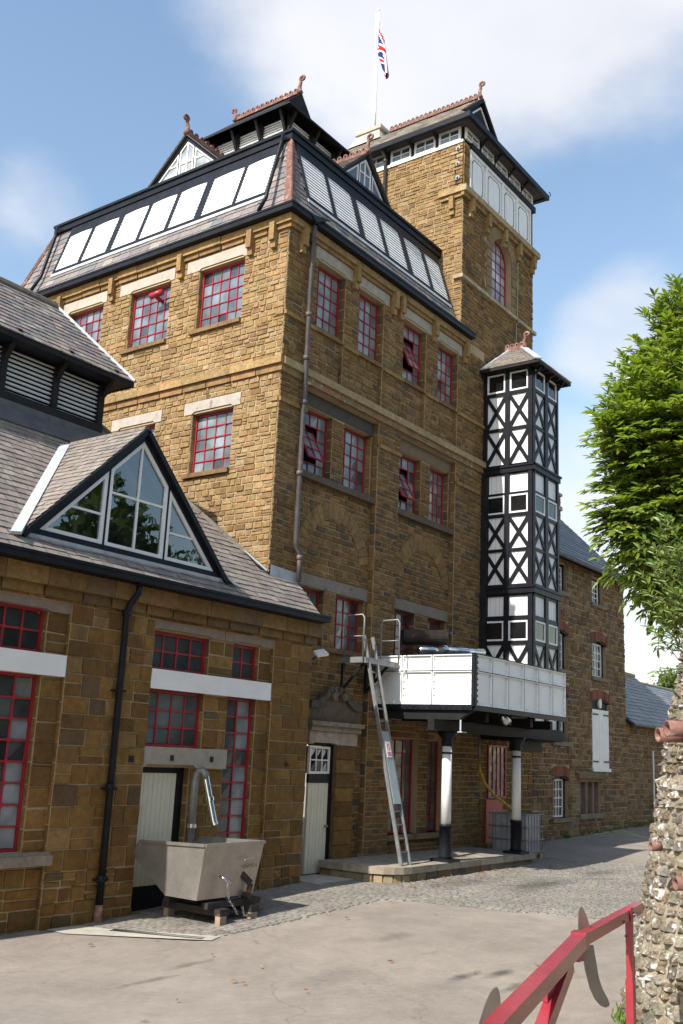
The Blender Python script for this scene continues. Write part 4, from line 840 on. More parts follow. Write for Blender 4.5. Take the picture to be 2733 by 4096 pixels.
for z, o, h in ((9.99, .07, .2), (6.68, .08, .2)):            # moulded bands
    g = G(); g.fbox(fe, EY - o, .02, z, z + h, -.05, o); g.fbox(ff, EX0 - o + .001, EX1 + o, z + .0, z + h, -.05, o + .0005); g.fbox(fe, EY - o - .03, .02, z + h - .06, z + h - .005, o, o + .03); g.fbox(ff, EX0 - o - .03, EX1 + o + .03, z + h - .06, z + h - .006, o + .001, o + .03); g.build('band', BLACK, sh)
g = G(); g.box(EX0 - .12, EX0 - .005, -.2, .02, 3.2, 9.95); g.box(EX0 - .15, EX0 - .06, -.32, -.21, 3.2, 9.95) if False else None; g.build('wall_post', BLACKT, sh)
g = G(); g.box(EX0 - .05, EX1 + .1, EY - .06, EY + .12, 2.95, 3.24); g.box(EX0 - .5, EX1 - .6, EY + .2, EY + .4, 2.66, 2.92); g.box(EX0 - .05, EX1 + .05, EY + .13, 0, 2.93, 3.1); g.build('base_frame', BLACKT, sh)
# roof of the shaft: hipped with crest against the wall
ov = .3; ez = 12.98; a0, a1, b0 = EX0 - ov, EX1 + ov, EY - ov; rz = 13.88; rx = (EX0 + EX1) / 2
V = [(a0, b0, ez), (a1, b0, ez), (a1, .0, ez), (a0, .0, ez), (rx, -.85, rz), (rx, -.35, rz), (rx, -.02, rz - .3)]
g = G(); g.add(V, [(0, 1, 4), (0, 4, 5, 3), (1, 2, 5, 4), (3, 5, 6), (2, 6, 5)]); g.add([(x, y, z - .07) for x, y, z in V[:4]], [(0, 1, 2, 3)])
for i in range(3): p, q = [(0, 1), (1, 2), (3, 0)][i]; p, q = V[p], V[q]; g.quad(p, q, (q[0], q[1], q[2] - .07), (p[0], p[1], p[2] - .07))
sr = g.build('roof', BLACKT, sh)
SSL = Pieces(sh, 'slate', SLATE, 300, 'further_slates'); lx = rx - a0; sl = math.hypot(lx, rz - ez)
fs = frame((a0, b0, ez + .01), (0, 1, 0), (lx, 0, rz - ez), (-(rz - ez), 0, lx)); slates(SSL, fs, sl, lambda v: v / sl * (-.85 - b0), lambda v: (0 - b0) - v / sl * .35, sr, PAL_PINK, .13, .2)
ly = -.85 - b0; s2 = math.hypot(ly, rz - ez); fs = frame((a0, b0, ez + .01), (1, 0, 0), (0, ly, rz - ez), (0, -(rz - ez), ly)); slates(SSL, fs, s2, lambda v: v / s2 * lx, lambda v: (a1 - a0) - v / s2 * (a1 - rx), sr, PAL_PINK, .13, .2)
g = G()
for p, q, w in ((V[0], V[4], .2), (V[1], V[4], .16), (V[3], V[5], .2)):
    p, q = Vector(p) + Vector((0, 0, .03)), Vector(q) + Vector((0, 0, .03)); g.beam(p, q, w, .035)
g.build('lead_hip', LEAD, sh)
crest(sh, (rx, -.85, rz + .07), (rx, -.25, rz + .07), 4, .15); finial(sh, (rx, -.9, rz + .03), (0, -1, 0), .52)
g = G()
for u in (-1.44, -.75, -.06): g.beam(fe(u, 12.72, .05), fe(u, 12.92, .22), .06, .06, (0, 1, 0))
for u in (8.86, 9.57, 10.3): g.beam(ff(u, 12.72, .05), ff(u, 12.92, .22), .06, .06, (1, 0, 0))
for k in range(7): u = 8.65 + k * .31; g.fbox(ff, u - .03, u + .03, 12.87, 12.93, .05, .28)
g.build('eaves_bracket', BLACKT, sh)
cb = G(); cb.tube([(10.76, -.06, 17.3), (10.74, -.06, 15.5), (10.72, -.14, 15.36), (10.7, -.05, 15.2), (10.66, -.05, 13.7)], .012, 5); co = cb.build('cable', mat('green_copper', (.28, .36, .28), .7), None, base=(10.7, -.06, 13.7)); tag(co, 'thin greenish cable running down the tower wall', 'cable')

# ------------------------------------------------------------------ water tank on iron columns
tk = thing('water_tank', (6.1, -1.5, .3), 'white cast iron sectional water tank carried on two columns', 'water tank')
tx0, tx1, ty0, ty1, tz0, tz1, tzm = 3.88, 8.46, -2.5, -.04, 3.5, 4.57, 4.22
ft, fq = faceA(tx0), faceB(ty0)
def tank_panel(fr, u0, u1, v0, v1, half):
    g = G(); fl = .045; g.fbox(fr, u0 + .009, u1 - .009, v0 + .009, v1 - .009, -.03, 0)
    for a, b, c, e in ((u0 + .009, u0 + .028, v0 + .009, v1 - .009), (u1 - .028, u1 - .009, v0 + .009, v1 - .009), (u0 + .029, u1 - .029, v0 + .009, v0 + .028), (u0 + .029, u1 - .029, v1 - .028, v1 - .009)): g.fbox(fr, a, b, c, e, .001, fl)
    n = max(3, int((u1 - u0) / .13)); m_ = max(2, int((v1 - v0) / .13))
    for i in range(n): u = u0 + (u1 - u0) * (i + .5) / n; g.add([fr(u - .012, v0 + .028, .001), fr(u + .012, v0 + .028, .001), fr(u, v0 + .028, fl - .004), fr(u, v0 + .09, .001)], [(0, 1, 2), (0, 2, 3), (1, 3, 2)])
    for i in range(m_):
        v = v0 + (v1 - v0) * (i + .5) / m_
        for uu, sg in ((u0 + .028, 1), (u1 - .028, -1)): g.add([fr(uu, v - .012, .001), fr(uu, v + .012, .001), fr(uu, v, fl - .004), fr(uu + sg * .055, v, .001)], [(0, 1, 2), (0, 2, 3), (1, 3, 2)])
    g.build('tank_panel', PANEL, tk)
ye = [-2.5, -1.52, -.75, -.04]; xe = [tx0 + (tx1 - tx0) * i / 6 for i in range(7)]
for a, b in zip(ye, ye[1:]): tank_panel(ft, a, b, tz0, tzm, 0); tank_panel(ft, a, b, tzm, tz1, 0)
for a, b in zip(xe, xe[1:]): tank_panel(fq, a, b, tz0, tzm, 0); tank_panel(fq, a, b, tzm, tz1, 0)
g = G()
for x_ in xe[1:-1]: g.fbox(fq, x_ - .006, x_ + .006, tz0, tz1, -.02, .048)
g.fbox(fq, tx0 + .05, tx1, tzm - .009, tzm + .009, -.02, .0485); g.fbox(fq, tx0, tx1, tz1 + .001, tz1 + .014, -.02, .05)
for y_ in ye[1:-1]: g.fbox(ft, y_ - .007, y_ + .007, tz0, tz1, -.02, .048)
g.fbox(ft, ty0 + .02, ty1, tzm - .009, tzm + .009, -.02, .0485); g.fbox(ft, ty0, ty1, tz1 + .001, tz1 + .014, -.02, .05); g.build('black_seam', BLACK, tk)
g = G(); g.box(tx0 + .031, tx1 - .02, ty0 + .031, ty1, tz0, tz1 - .12); g.build('tank_body', BLACKT, tk)
g = G(); g.fbox(ft, ty0 - .05, ty0 + .02, tz0 - .02, tz1 + .02, .0, .055); g.fbox(fq, tx0 - .02, tx0 + .05, tz0 - .02, tz1 + .015, .0, .06)
for k in range(9): v = tz0 + .06 + k * .115; g.fbox(fq, tx0 + .051, tx0 + .1, v, v + .05, .02, .055)
g.fbox(ft, ty0, ty1, tz0 - .1, tz0 - .002, -.05, .05); g.fbox(fq, tx0, tx1, tz0 - .1, tz0 - .002, -.05, .05)
for k in range(18): u = ty0 + .07 + k * .135; g.fbox(ft, u, u + .03, tz0 - .07, tz0 - .04, .05, .065)
g.build('corner_flange', BLACK, tk)
g = G(); g.box(tx0 + .02, tx0 + .16, ty0 + .35, -.02, 3.2, 3.398); g.add([(tx0 + .02, ty0 + .02, 3.398), (tx0 + .02, ty0 + .35, 3.398), (tx0 + .02, ty0 + .35, 3.2), (tx0 + .16, ty0 + .02, 3.398), (tx0 + .16, ty0 + .35, 3.398), (tx0 + .16, ty0 + .35, 3.2)], [(0, 1, 2), (3, 5, 4), (0, 2, 5, 3)])
for x in (5.0, 6.1, 7.2, 8.3): g.box(x, x + .14, ty0 + .3, -.02, 3.2, 3.398)
g.box(3.7, 10.3, -1.68, -1.52, 2.99, 3.199); g.box(3.7, 10.3, -1.74, -1.46, 2.97, 2.989); g.build('girder', BLACKT, tk)
for cx in (4.4, 7.7):
    zb = .33; g = G(); g.tube([(cx, -1.6, 1.0), (cx, -1.6, 2.72)], [.112, .10], 20); co = g.build('column', WHITE, tk, True)
    g = G(); g.tube([(cx, -1.6, zb + .03), (cx, -1.6, zb + .1), (cx, -1.6, 1.0), (cx, -1.6, 1.001), (cx, -1.6, 1.06)], [.15, .135, .13, .145, .145], 20); g.build('column_base', BLACK, tk, True); g = G(); g.box(cx - .23, cx + .23, -1.83, -1.37, zb - .02, zb + .035); g.build('base_plate', BLACK, tk); g = G(); g.tube([(cx, -1.6, 2.5), (cx, -1.6, 2.54)], .118, 20); g.build('column_ring', BLACK, tk, True); g = G(); g.tube([(cx, -1.6, 2.66), (cx, -1.6, 2.7), (cx, -1.6, 2.82), (cx, -1.6, 2.9), (cx, -1.6, 2.972)], [.115, .12, .125, .2, .21], 20); g.build('column_capital', BLACK, tk, True)
g = G(); g.tube([(3.9, -2.2, 3.2), (3.9, -2.2, 2.95)], .02, 6); g.box(3.86, 4.05, -2.26, -2.15, 2.94, 2.96); g.build('hanger_bracket', LEAD, tk)
fld = thing('floodlight', (5.6, -2.4, 3.3), 'cylindrical steel floodlight slung under the front edge of the white tank', 'floodlight'); g = G()
g.tube([(5.48, -2.3, 3.44), (5.62, -2.42, 3.22)], [.085, .1], 14); g.build('housing', CHROME, fld, True); g = G(); g.tube([(5.46, -2.25, 3.4), (5.46, -2.25, 3.46)], .03, 8); g.build('bracket', BLACK, fld)
# ------------------------------------------------------------------ stone loading platform
pl = thing('loading_platform', (5.5, -.9, 0), 'low stone loading platform with rounded corner below the tank', 'platform')
PT = .31; P_out = [(8.35, -1.78)] + [(3.0 - 0 * i, -1.78) for i in range(1)] + [(2.62 + .55 * math.cos(a) - .0, -1.23 - .55 * math.sin(a)) for a in [math.pi / 2 + i * math.pi / 12 for i in range(0, 7)]] + [(2.07, -.3), (2.66, -.3)]
g = G(); fz = frame((0, 0, 0), (1, 0, 0), (0, 1, 0), (0, 0, 1)); g.prism(fz, [(8.3, -1.7), (2.9, -1.7), (2.3, -1.55), (2.15, -1.2), (2.15, -.02), (8.3, -.02)], -.2, PT - .14); g.prism(fz, [(8.3, -1.7), (2.9, -1.7), (2.3, -1.55), (2.15, -1.2), (2.15, -.02), (8.3, -.02)], PT - .139, PT - .03); g.build('core', MORTAR, pl)
PF = Pieces(pl, 'flagstone', FLAGS, 300); PK = Pieces(pl, 'kerbstone', FLAGS, 300); PW = Pieces(pl, 'face_stone', FLAGS, 300)
x = 2.75
while x < 8.1:
    L = min(R.uniform(.7, 1.15), 8.36 - x); fk = fz; gq = G(); gq.prism(fz, [(x + .005, -1.82), (x + L - .005, -1.82), (x + L - .005, -1.42), (x + .005, -1.42)], PT - .13, PT + R.uniform(-.006, .004)); PK.add(gq.v, [gq.f[1], gq.f[0]] + gq.f[2:], jc((.31, .265, .20), .12), pl); x += L
arc = [math.pi / 2 + i * math.pi / 10 for i in range(6)]; c0 = (2.75, -1.12)
for a0, a1 in zip(arc[::1], arc[1::1]):
    gq = G(); gq.prism(fz, [(c0[0] + .7 * math.cos(a0), c0[1] - .7 * math.sin(a0)), (c0[0] + .7 * math.cos(a1), c0[1] - .7 * math.sin(a1)), (c0[0] + .3 * math.cos(a1), c0[1] - .3 * math.sin(a1)), (c0[0] + .3 * math.cos(a0), c0[1] - .3 * math.sin(a0))], PT - .13, PT); PK.add(gq.v, [gq.f[1], gq.f[0]] + gq.f[2:], jc((.33, .285, .215), .1), pl)
y = -1.12
while y < -.1: L = min(R.uniform(.35, .6), -.05 - y); gq = G(); gq.prism(fz, [(2.05, y + .004), (2.45, y + .004), (2.45, y + L - .004), (2.05, y + L - .004)], PT - .13, PT); PK.add(gq.v, [gq.f[1], gq.f[0]] + gq.f[2:], jc((.30, .255, .19), .1), pl); y += L + .001
y = -1.41; 
while y < -.05:
    L = min(.21, -.03 - y); x = 2.46
    while x < 8.25: w = min(.22, 8.3 - x); gq = [fz(x + .006, y + .006, PT - .02), fz(x + w - .006, y + .006, PT - .02), fz(x + w - .006, y + L - .006, PT - .02), fz(x + .006, y + L - .006, PT - .02)]; PF.add(gq + [q + Vector((0, 0, .012)) for q in gq], BOXF, jc((.29, .26, .215), .12), pl); x += w
    y += L + .001
fw = faceB(-1.7); x = 2.7
while x < 8.2: L = R.uniform(.35, .7); stone(PW, fw, x, min(x + L, 8.3), -.02, PT - .135, pick([((.30, .24, .16), 2), ((.24, .17, .09), 2), ((.2, .17, .13), 1)]), pl, (.02, .04)); x += L
fw2 = faceA(2.15); y = -1.1
while y < -.1: L = R.uniform(.3, .5); stone(PW, fw2, y, min(y + L, -.03), -.04, PT - .135, pick([((.30, .24, .16), 2), ((.24, .17, .09), 2)]), pl, (.02, .04)); y += L
for a0, a1 in zip(arc, arc[1:]):
    p, q = Vector((c0[0] + .64 * math.cos(a0), c0[1] - .64 * math.sin(a0), 0)), Vector((c0[0] + .64 * math.cos(a1), c0[1] - .64 * math.sin(a1), 0)); fr = frame(p, q - p, (0, 0, 1), (q - p).cross(Vector((0, 0, 1)))); 
    n_ = fr.N; n_ = n_ if n_.dot(p - Vector((2.75, -1.12, 0))) > 0 else -n_; fr = frame(p, q - p, (0, 0, 1), n_); stone(PW, fr, 0, (q - p).length, -.02, PT - .135, jc((.33, .25, .15)), pl, (.01, .03))

# ------------------------------------------------------------------ ladder and landing
ld = thing('ladder', (2.86, -1.6, PT), 'tall grey steel ladder leaning up to the small landing by the tank', 'ladder')
LA, LB = Vector((0, -1.6, PT)), Vector((0, -.5, 4.62)); g = G()
for x in (2.7, 3.02): g = G(); g.beam(LA + Vector((x, 0, 0)), LB + Vector((x, 0, .25)), .035, .075, (0, -1, 0)); g.build('rail', GALV, ld)
for k in range(1, 17): p = LA.lerp(LB, k / 17); g = G(); g.beam(p + Vector((2.718, 0, 0)), p + Vector((3.002, 0, 0)), .03, .03); g.build('rung', GALV, ld)
g = G(); a, b = LA.lerp(LB, .265), LA.lerp(LB, .595); nrm = Vector((0, -1, .26)).normalized() * .055
for x0, x1 in ((2.73, 2.99),): g.add([a + nrm + Vector((x0, 0, 0)), a + nrm + Vector((x1, 0, 0)), b + nrm + Vector((x1, 0, 0)), b + nrm + Vector((x0, 0, 0))] + [q + nrm * 1.25 + Vector((xx, 0, 0)) for q, xx in ((a, x0), (a, x1), (b, x1), (b, x0))], BOXF + [(0, 3, 2, 1)])
gp = g.build('ladder_guard', mat('guard_plate', (.33, .37, .38), .45, .3, nz=((4, .85, 1.1),)), ld)
fs = frame(LA.lerp(LB, .475) + nrm * 1.3 + Vector((2.73, 0, 0)), (1, 0, 0), LB - LA, nrm); g = G(); g.fbox(fs, .045, .215, 0, .32, 0, .006); sg = g.build('warning_sign', SIGNW, ld)
g = G(); rr = [(.13 + .06 * math.cos(i * math.pi / 8), .21 + .07 * math.sin(i * math.pi / 8)) for i in range(16)]; ri = [(.13 + .045 * math.cos(i * math.pi / 8), .21 + .054 * math.sin(i * math.pi / 8)) for i in range(16)]; ring(g, fs, rr, ri, .006, .009); g.prism(fs, [(.09, .25), (.1, .26), (.17, .17), (.16, .16)], .006, .0095)
for v in (.03, .06, .09): g.fbox(fs, .06, .2, v, v + .016, .006, .0085)
g.build('sign_mark', SIGNR, sg)
la = thing('access_landing', (3.2, -.35, 4.36), 'small steel landing with two tubular hoop rails beside the tank', 'landing')
g = G(); g.box(2.55, 3.84, -.62, -.03, 4.33, 4.38); g.box(2.5, 2.56, -.62, -.03, 4.28, 4.40); g.box(2.561, 3.84, -.66, -.621, 4.28, 4.40); g.build('deck', GALV, la)
g = G()
for x in (2.62, 3.5): g.beam((x, -.6, 4.3), (x, -.03, 3.72), .05, .05); g.beam((x, -.03, 3.7), (x, -.03, 4.33), .06, .06)
g.build('wall_bracket', BLACK, la)
for x, y0, y1 in ((2.6, -.06, -.56), (3.55, -.36, -.84)):
    g = G(); g.tube([(x, y0, 4.36), (x, y0, 5.22), (x, y0 - .05, 5.3), (x, y1 + .05, 5.31), (x, y1, 5.24), (x, y1, 4.36)], .018, 8); g.tube([(x, y0, 4.85), (x, y1, 4.85)], .014, 8); g.build('hoop_rail', GALV, la, True)
# vent trunk and steel flue out of the wall above the tank
vt = thing('vent_trunk', (5.5, -.2, 5.1), 'dark rusty half round vent trunk sticking out above the tank', 'vent'); g = G()
D0 = Vector((4.95, .02, 5.14)); D1 = Vector((5.8, -.68, 5.2)); t = (D1 - D0).normalized(); s_ = t.cross(Vector((0, 0, 1))).normalized(); n = 10
pr = [(s_ * (.2 * math.cos(a)) + Vector((0, 0, .2 * math.sin(a)))) for a in [math.pi + i * math.pi / n for i in range(n + 1)]] + [s_ * .2 + Vector((0, 0, .14)), s_ * -.2 + Vector((0, 0, .14))]
m_ = len(pr); g.add([D0 + q for q in pr] + [D1 + q for q in pr], [(i, (i + 1) % m_, m_ + (i + 1) % m_, m_ + i) for i in range(m_) if True] + [tuple(range(m_))]); g.build('trunk', RUST, vt)
g = G(); g.beam(D1 - t * .03 + s_ * .21 + Vector((0, 0, .15)), D1 - t * .03 - s_ * .21 + Vector((0, 0, .15)), .05, .04); g.tube([D1 + s_ * .1 + Vector((0, 0, .05)), D1 + s_ * .1 + t * .1 + Vector((0, 0, .05))], .06, 8); g.build('flap', RUST, vt)
fu = thing('steel_flue', (5.8, -.9, 4.7), 'horizontal polished steel flue lying above the white tank', 'pipe'); g = G(); g.tube([(4.6, -.7, 4.76), (5.35, -.9, 4.82)], .085, 14); g.tube([(5.34, -.9, 4.82), (6.6, -1.25, 4.90)], .1, 14); g.build('flue', CHROME, fu, True); g = G(); g.tube([(5.3, -.89, 4.815), (5.39, -.91, 4.825)], .14, 14); g.build('flange', CHROME, fu)
# intermediate bulk container under the shaft, hose, orange sheet
ib = thing('bulk_container', (8.95, -1.0, .1), 'grey caged plastic bulk container on a pallet behind the right column', 'container')
ix0, ix1, iy0, iy1, iz = 8.5, 9.5, -1.45, -.45, .13
g = G()
for xx in (ix0 + .02, (ix0 + ix1) / 2 - .07, ix1 - .16): g.box(xx, xx + .14, iy0, iy1, iz - .03, iz + .07)
g.box(ix0, ix1, iy0, iy1, iz + .071, iz + .12); g.build('pallet', WOOD, ib)
g = G(); bx = (ix0 + .04, ix1 - .04, iy0 + .04, iy1 - .04); g.prism(fz, [(bx[0] + .06, bx[2]), (bx[1] - .06, bx[2]), (bx[1], bx[2] + .06), (bx[1], bx[3] - .06), (bx[1] - .06, bx[3]), (bx[0] + .06, bx[3]), (bx[0], bx[3] - .06), (bx[0], bx[2] + .06)], iz + .125, iz + 1.0); g.tube([(9, -.95, iz + 1.0), (9, -.95, iz + 1.04)], .11, 14); g.build('bottle', PLASTIC, ib)
g = G()
for k in range(7):
    u = ix0 + .02 + k * .16; v = iy0 + .02 + k * .16
    g.tube([(u, iy0, iz + .1), (u, iy0, iz + 1.02)], .011, 6); g.tube([(ix0, v, iz + .1), (ix0, v, iz + 1.02)], .011, 6); g.tube([(ix1, v, iz + .1), (ix1, v, iz + 1.02)], .011, 6)
for zz_ in (.14, .42, .72, 1.02): z = iz + zz_; g.tube([(ix0, iy0 - .02, z), (ix1 + .02, iy0 - .02, z), (ix1 + .02, iy1, z), (ix0 - .02, iy1, z), (ix0 - .02, iy0 - .02, z)], .014, 6)
g.build('cage', GALV, ib)
hs = thing('filling_hose', (8.3, -.35, 2.3), 'yellow hose dropping from a steel pipe into the caged container', 'hose'); g = G(); g.tube([(8.22, -.3, 3.1), (8.24, -.3, 2.36)], .03, 8); g.build('steel_pipe', GALV, hs, True)
g = G(); g.tube([(8.24, -.3, 2.36), (8.26, -.31, 2.15), (8.38, -.38, 1.85), (8.6, -.55, 1.55), (8.85, -.78, 1.33), (9.0, -.95, 1.17)], .035, 10); g.build('hose', HOSE, hs, True)
rb = G(); rb.box(9.1, 10.0, -.06, -.02, .35, 1.42); ro_ = rb.build('sheet_guard', REDBOX, None, base=(9.55, -.03, .35)); tag(ro_, 'orange red painted sheet fixed to the wall behind the container', 'panel')
XP = Pieces(tow, 'ground_pane', G_GREY, 300); iron_window(tow, XP, fTB, 9.2, 10.2, 1.45, 2.8, 4, 6, .03, (.12, .11, .09))

# ------------------------------------------------------------------ low wing on the left
wg = thing('brewery_wing', (-3, 1.5, -.2), 'low brown stone wing with big glazed gable in its slate roof', 'building')
WS = Pieces(wg, 'stone', STONE, 300, 'stonework'); WP = Pieces(wg, 'pane', G_GREY, 300, 'further_panes'); WSL = Pieces(wg, 'slate', SLATE, 300, 'further_slates'); WL = Pieces(wg, 'louvre_slat', LOUVW, 300)
fw, fr_ = faceB(-.5), faceB(-.42)
WX1 = .9; bays = [(-8.4, -5.05), (-3.32, -.24)]
op = [(-7.4, -5.42, 3.64, 4.3), (-7.4, -5.42, .84, 3.32), (-3.3, -1.92, 3.62, 4.26), (-1.3, -.58, 3.62, 4.26), (-3.3, -1.95, 2.37, 3.3), (-1.36, -.58, .62, 3.3), (-3.32, -2.18, -.22, 2.05)]
g = G(); backing(g, fw, -8.4, WX1, -.3, 4.95, [(a, b, -.3, 4.42, .08) for a, b in bays]); g.box(WX1 - .35, WX1 - .001, -.499, 0, -.2, 4.95); wW = g.build('wall', MORTAR, wg)
for a, b in bays: g = G(); backing(g, fr_, a, b, -.3, 4.42, [o for o in op if a <= o[0] < b], .22); wR = g.build('wall', MORTAR, wg)
wk = dict(hs=.27, ls=(.24, .52), prd=(.012, .028), jit=.005, gap=.005, split=.22)
wall(WS, fw, -8.4, WX1, .55, 4.5, [(a, b, -.3, 4.42) for a, b in bays], PAL_WING, wW, **wk)
wall(WS, fw, -8.4, WX1, -.28, .55, [(a, b, -.3, 4.42) for a, b in bays], PAL_WING, wW, hs=.2, ls=(.18, .42), prd=(.01, .045), jit=.012, gap=.008, split=.2)
sR = op + [(-9, -5.05, 3.3, 3.66), (-3.34, -.24, 3.28, 3.63), (-3.34, -1.34, 2.04, 2.38), (-9, -5.0, 4.26, 4.45), (-3.34, -.24, 4.24, 4.45), (-9, -5.0, .64, .84)]
for a, b in bays: wall(WS, fr_, a, b, -.28, 4.42, sR, PAL_WING, wR, hs=.29, ls=(.24, .5), prd=(.01, .03), split=.25)
jambs(WS, fw, [(a, b, -.25, 4.42) for a, b in bays], PAL_WING, wW, .08, .3); jambs(WS, fr_, [o for o in op], PAL_WING, wR, .13, .3)
fe_ = frame((WX1, 0, 0), (0, 1, 0), (0, 0, 1), (1, 0, 0)); wall(WS, fe_, -.5, 0, 0, 4.5, [], PAL_WING, wW, **wk)
def wbar(u0, u1, v0, v1, m, d0, d1, name='lintel', col=(.3, .25, .2), **k): g = G(); g.fbox(fw, u0, u1, v0, v1, d0, d1, col); return g.build(name, m, wg)
wbar(-8.4, -5.06, 3.325, 3.64, WHITEB, -.3, .012, 'painted_lintel'); wbar(-3.32, -.28, 3.3, 3.62, WHITEB, -.3, .012, 'painted_lintel')
g = G(); lintel(g, fw, -3.32, -1.36, 2.05, 2.372, -.3, .0, (.36, .32, .27), wu0=-3.3, wu1=-2.1); g.build('door_lintel', PALE, wg)
for a, b, c, e in ((-8.4, -5.05, -7.4, -5.42), (-3.32, -1.62, -3.3, -1.92), (-1.6, -.24, -1.3, -.58)): g = G(); lintel(g, fw, a, b, 4.262, 4.46, -.3, -.01, (.24, .185, .14), wu0=c, wu1=e, notch=.03); g.build('lintel', PALE, wg)
g = G(); g.fbox(fw, -8.4, -5.0, .66, .8, -.3, .1, (.26, .21, .16)); g.fbox(fw, -8.4, -5.02, .8, .835, -.3, .06, (.28, .22, .16)); g.build('window_sill', STONE, wg); g = G(); g.fbox(fw, -1.4, -.52, .5, .61, -.3, .06, (.24, .18, .12)); g.build('window_sill', STONE, wg)
g = G(); x = -8.4
while x < WX1 + .05:
    L = R.uniform(.55, .85); e = min(x + L, WX1 + .08); d = R.uniform(-.008, .008); c = pick([((.235, .138, .053), 2), ((.20, .112, .042), 2), ((.18, .122, .066), 1)])
    g.fbox(fw, x + .004, e - .004, 4.62, 4.88, -.1, .16 + d, c); g.fbox(fw, x + .03, e - .004, 4.47, 4.617, -.1, .07 + d, tuple(.85 * q for q in c)); x = e
g.build('cornice', STONE, wg)
for u in (-3.62, .28): g = G(); g.fbox(fw, u - .05, u + .05, 2.12, 2.22, .03, .05); g.tube([fw(u, 2.17, .05), fw(u, 2.17, .08)], .02, 8); g.build('tie_plate', RUST, wg)
for u in (-2.7, -1.75): g = G(); g.fbox(fw, u - .035, u + .035, 2.16, 2.25, .0, .02); g.tube([fw(u, 2.2, .02), fw(u, 2.2, .04)], .015, 8); g.build('fixing_plate', RUST, wg)
def curt(nx): return lambda i, j, s: (.20, .22, .235) if i == nx - 1 and R.random() < .9 else s
WC = (.055, .06, .065)
iron_window(wg, WP, fw, -7.4, -5.42, 3.645, 4.29, 6, 2, -.2, WC, bar=.028); iron_window(wg, WP, fw, -7.4, -5.42, .84, 3.32, 6, 8, -.2, WC, bar=.03, pane_tone=curt(6))
iron_window(wg, WP, fw, -3.3, -1.92, 3.625, 4.25, 4, 2, -.2, WC, bar=.028); iron_window(wg, WP, fw, -1.3, -.58, 3.625, 4.25, 2, 2, -.2, WC, bar=.028)
iron_window(wg, WP, fw, -3.3, -1.95, 2.375, 3.295, 4, 3, -.2, (.10, .12, .125), bar=.028); iron_window(wg, WP, fw, -1.36, -.58, .62, 3.295, 2, 9, -.2, (.07, .075, .08), bar=.028, pane_tone=curt(2))
plank_door(wg, fw, -3.29, -2.36, .2, 1.95, -.2, 9, CREAM)
g = G(); g.fbox(fw, -2.355, -2.19, -.2, 2.045, -.26, -.2); g.fbox(fw, -3.3, -2.36, 1.955, 2.045, -.26, -.2); g.fbox(fw, -3.3, -2.356, -.22, .198, -.26, -.19); g.build('door_frame', BLACK, wg)
downpipe(wg, [(-4.0, -.78, 4.86), (-4.0, -.78, 4.74), (-4.05, -.66, 4.55), (-4.05, -.6, 4.4), (-4.05, -.6, .05)], .055, BLACK, [(-4.05, -.6, z) for z in (4.42, 1.75, .42)])
g = G(); g.tube([(-4.05, -.6, .05), (-4.05, -.6, -.2)], .06, 10); g.build('pipe_shoe', TERRA, wg)
for z in (3.2, 1.72, .4): g = G(); g.fbox(fw, -4.17, -3.93, z - .015, z + .015, .02, .13); g.build('pipe_clip', BLACK, wg)
g = G(); g.box(-8.4, .98, -.88, -.73, 4.9, 5.02); g.box(-8.4, 1.0, -.895, -.881, 4.985, 5.03); g.box(-8.4, .96, -.729, -.5, 4.885, 4.96); g.build('gutter', BLACK, wg)
# roof: main slope, hip towards the tall block
SLP = 1.09; rz_ = lambda y: 5.01 + SLP * (y + .7); YR = 3.1; ZR = rz_(YR)
g = G(); g.add([(-8.4, -.74, rz_(-.74)), (.88, -.74, rz_(-.74)), (.88, 0, rz_(0)), (-.02, 0.02, rz_(0)), (-YR, YR, ZR), (-8.4, YR, ZR)], [(0, 1, 2, 3, 4, 5)]); g.add([(-.02, .02, rz_(0)), (-.02, 6.2, rz_(0)), (-YR, YR, ZR)], [(0, 1, 2)]); g.add([(-8.4, YR, ZR), (-YR, YR, ZR), (-.02, 6.2, rz_(0)), (-8.4, 6.2, rz_(0))], [(0, 1, 2, 3)])
g.add([(.88, -.74, rz_(-.74) - .07), (.88, 0, rz_(0) - .07), (.88, 0, rz_(0)), (.88, -.74, rz_(-.74))], [(0, 1, 2, 3)]); wr = g.build('roof', UNDER, wg)
fs = frame((-8.4, -.78, rz_(-.78) + .01), (1, 0, 0), (0, 1, SLP), (0, -SLP, 1)); SQ = math.hypot(1, SLP); DC, DH, DA, DY = -3.87, 2.19, 7.57, -.4
def wskip(u, v):
    x, y = u - 8.4, -.78 + v / SQ; return y > DY - .02 and abs(x - DC) < (DA - rz_(y)) - .02
slates(WSL, fs, (YR + .78) * SQ, lambda v: 0, lambda v: (8.4 + (.9 if v / SQ - .78 < 0 else -(v / SQ - .78))), wr, PAL_PINK, .145, .2, skip=wskip)
for i in range(9): p, q = Vector((-.0 - 3.0 * i / 9, 3.0 * i / 9, rz_(3.0 * i / 9) + .03)), Vector((-3.0 * (i + .97) / 9, 3.0 * (i + .97) / 9, rz_(3.0 * (i + .97) / 9) + .03)); g = G(); g.tube([p, q], .06, 7); g.build('hip_tile', mat_hip if i else globals().setdefault('mat_hip', mat('grey_hip_tile', (.20, .17, .14), .8, nz=((9, .7, 1.3),), bump=(30, .4, .01))), wr)
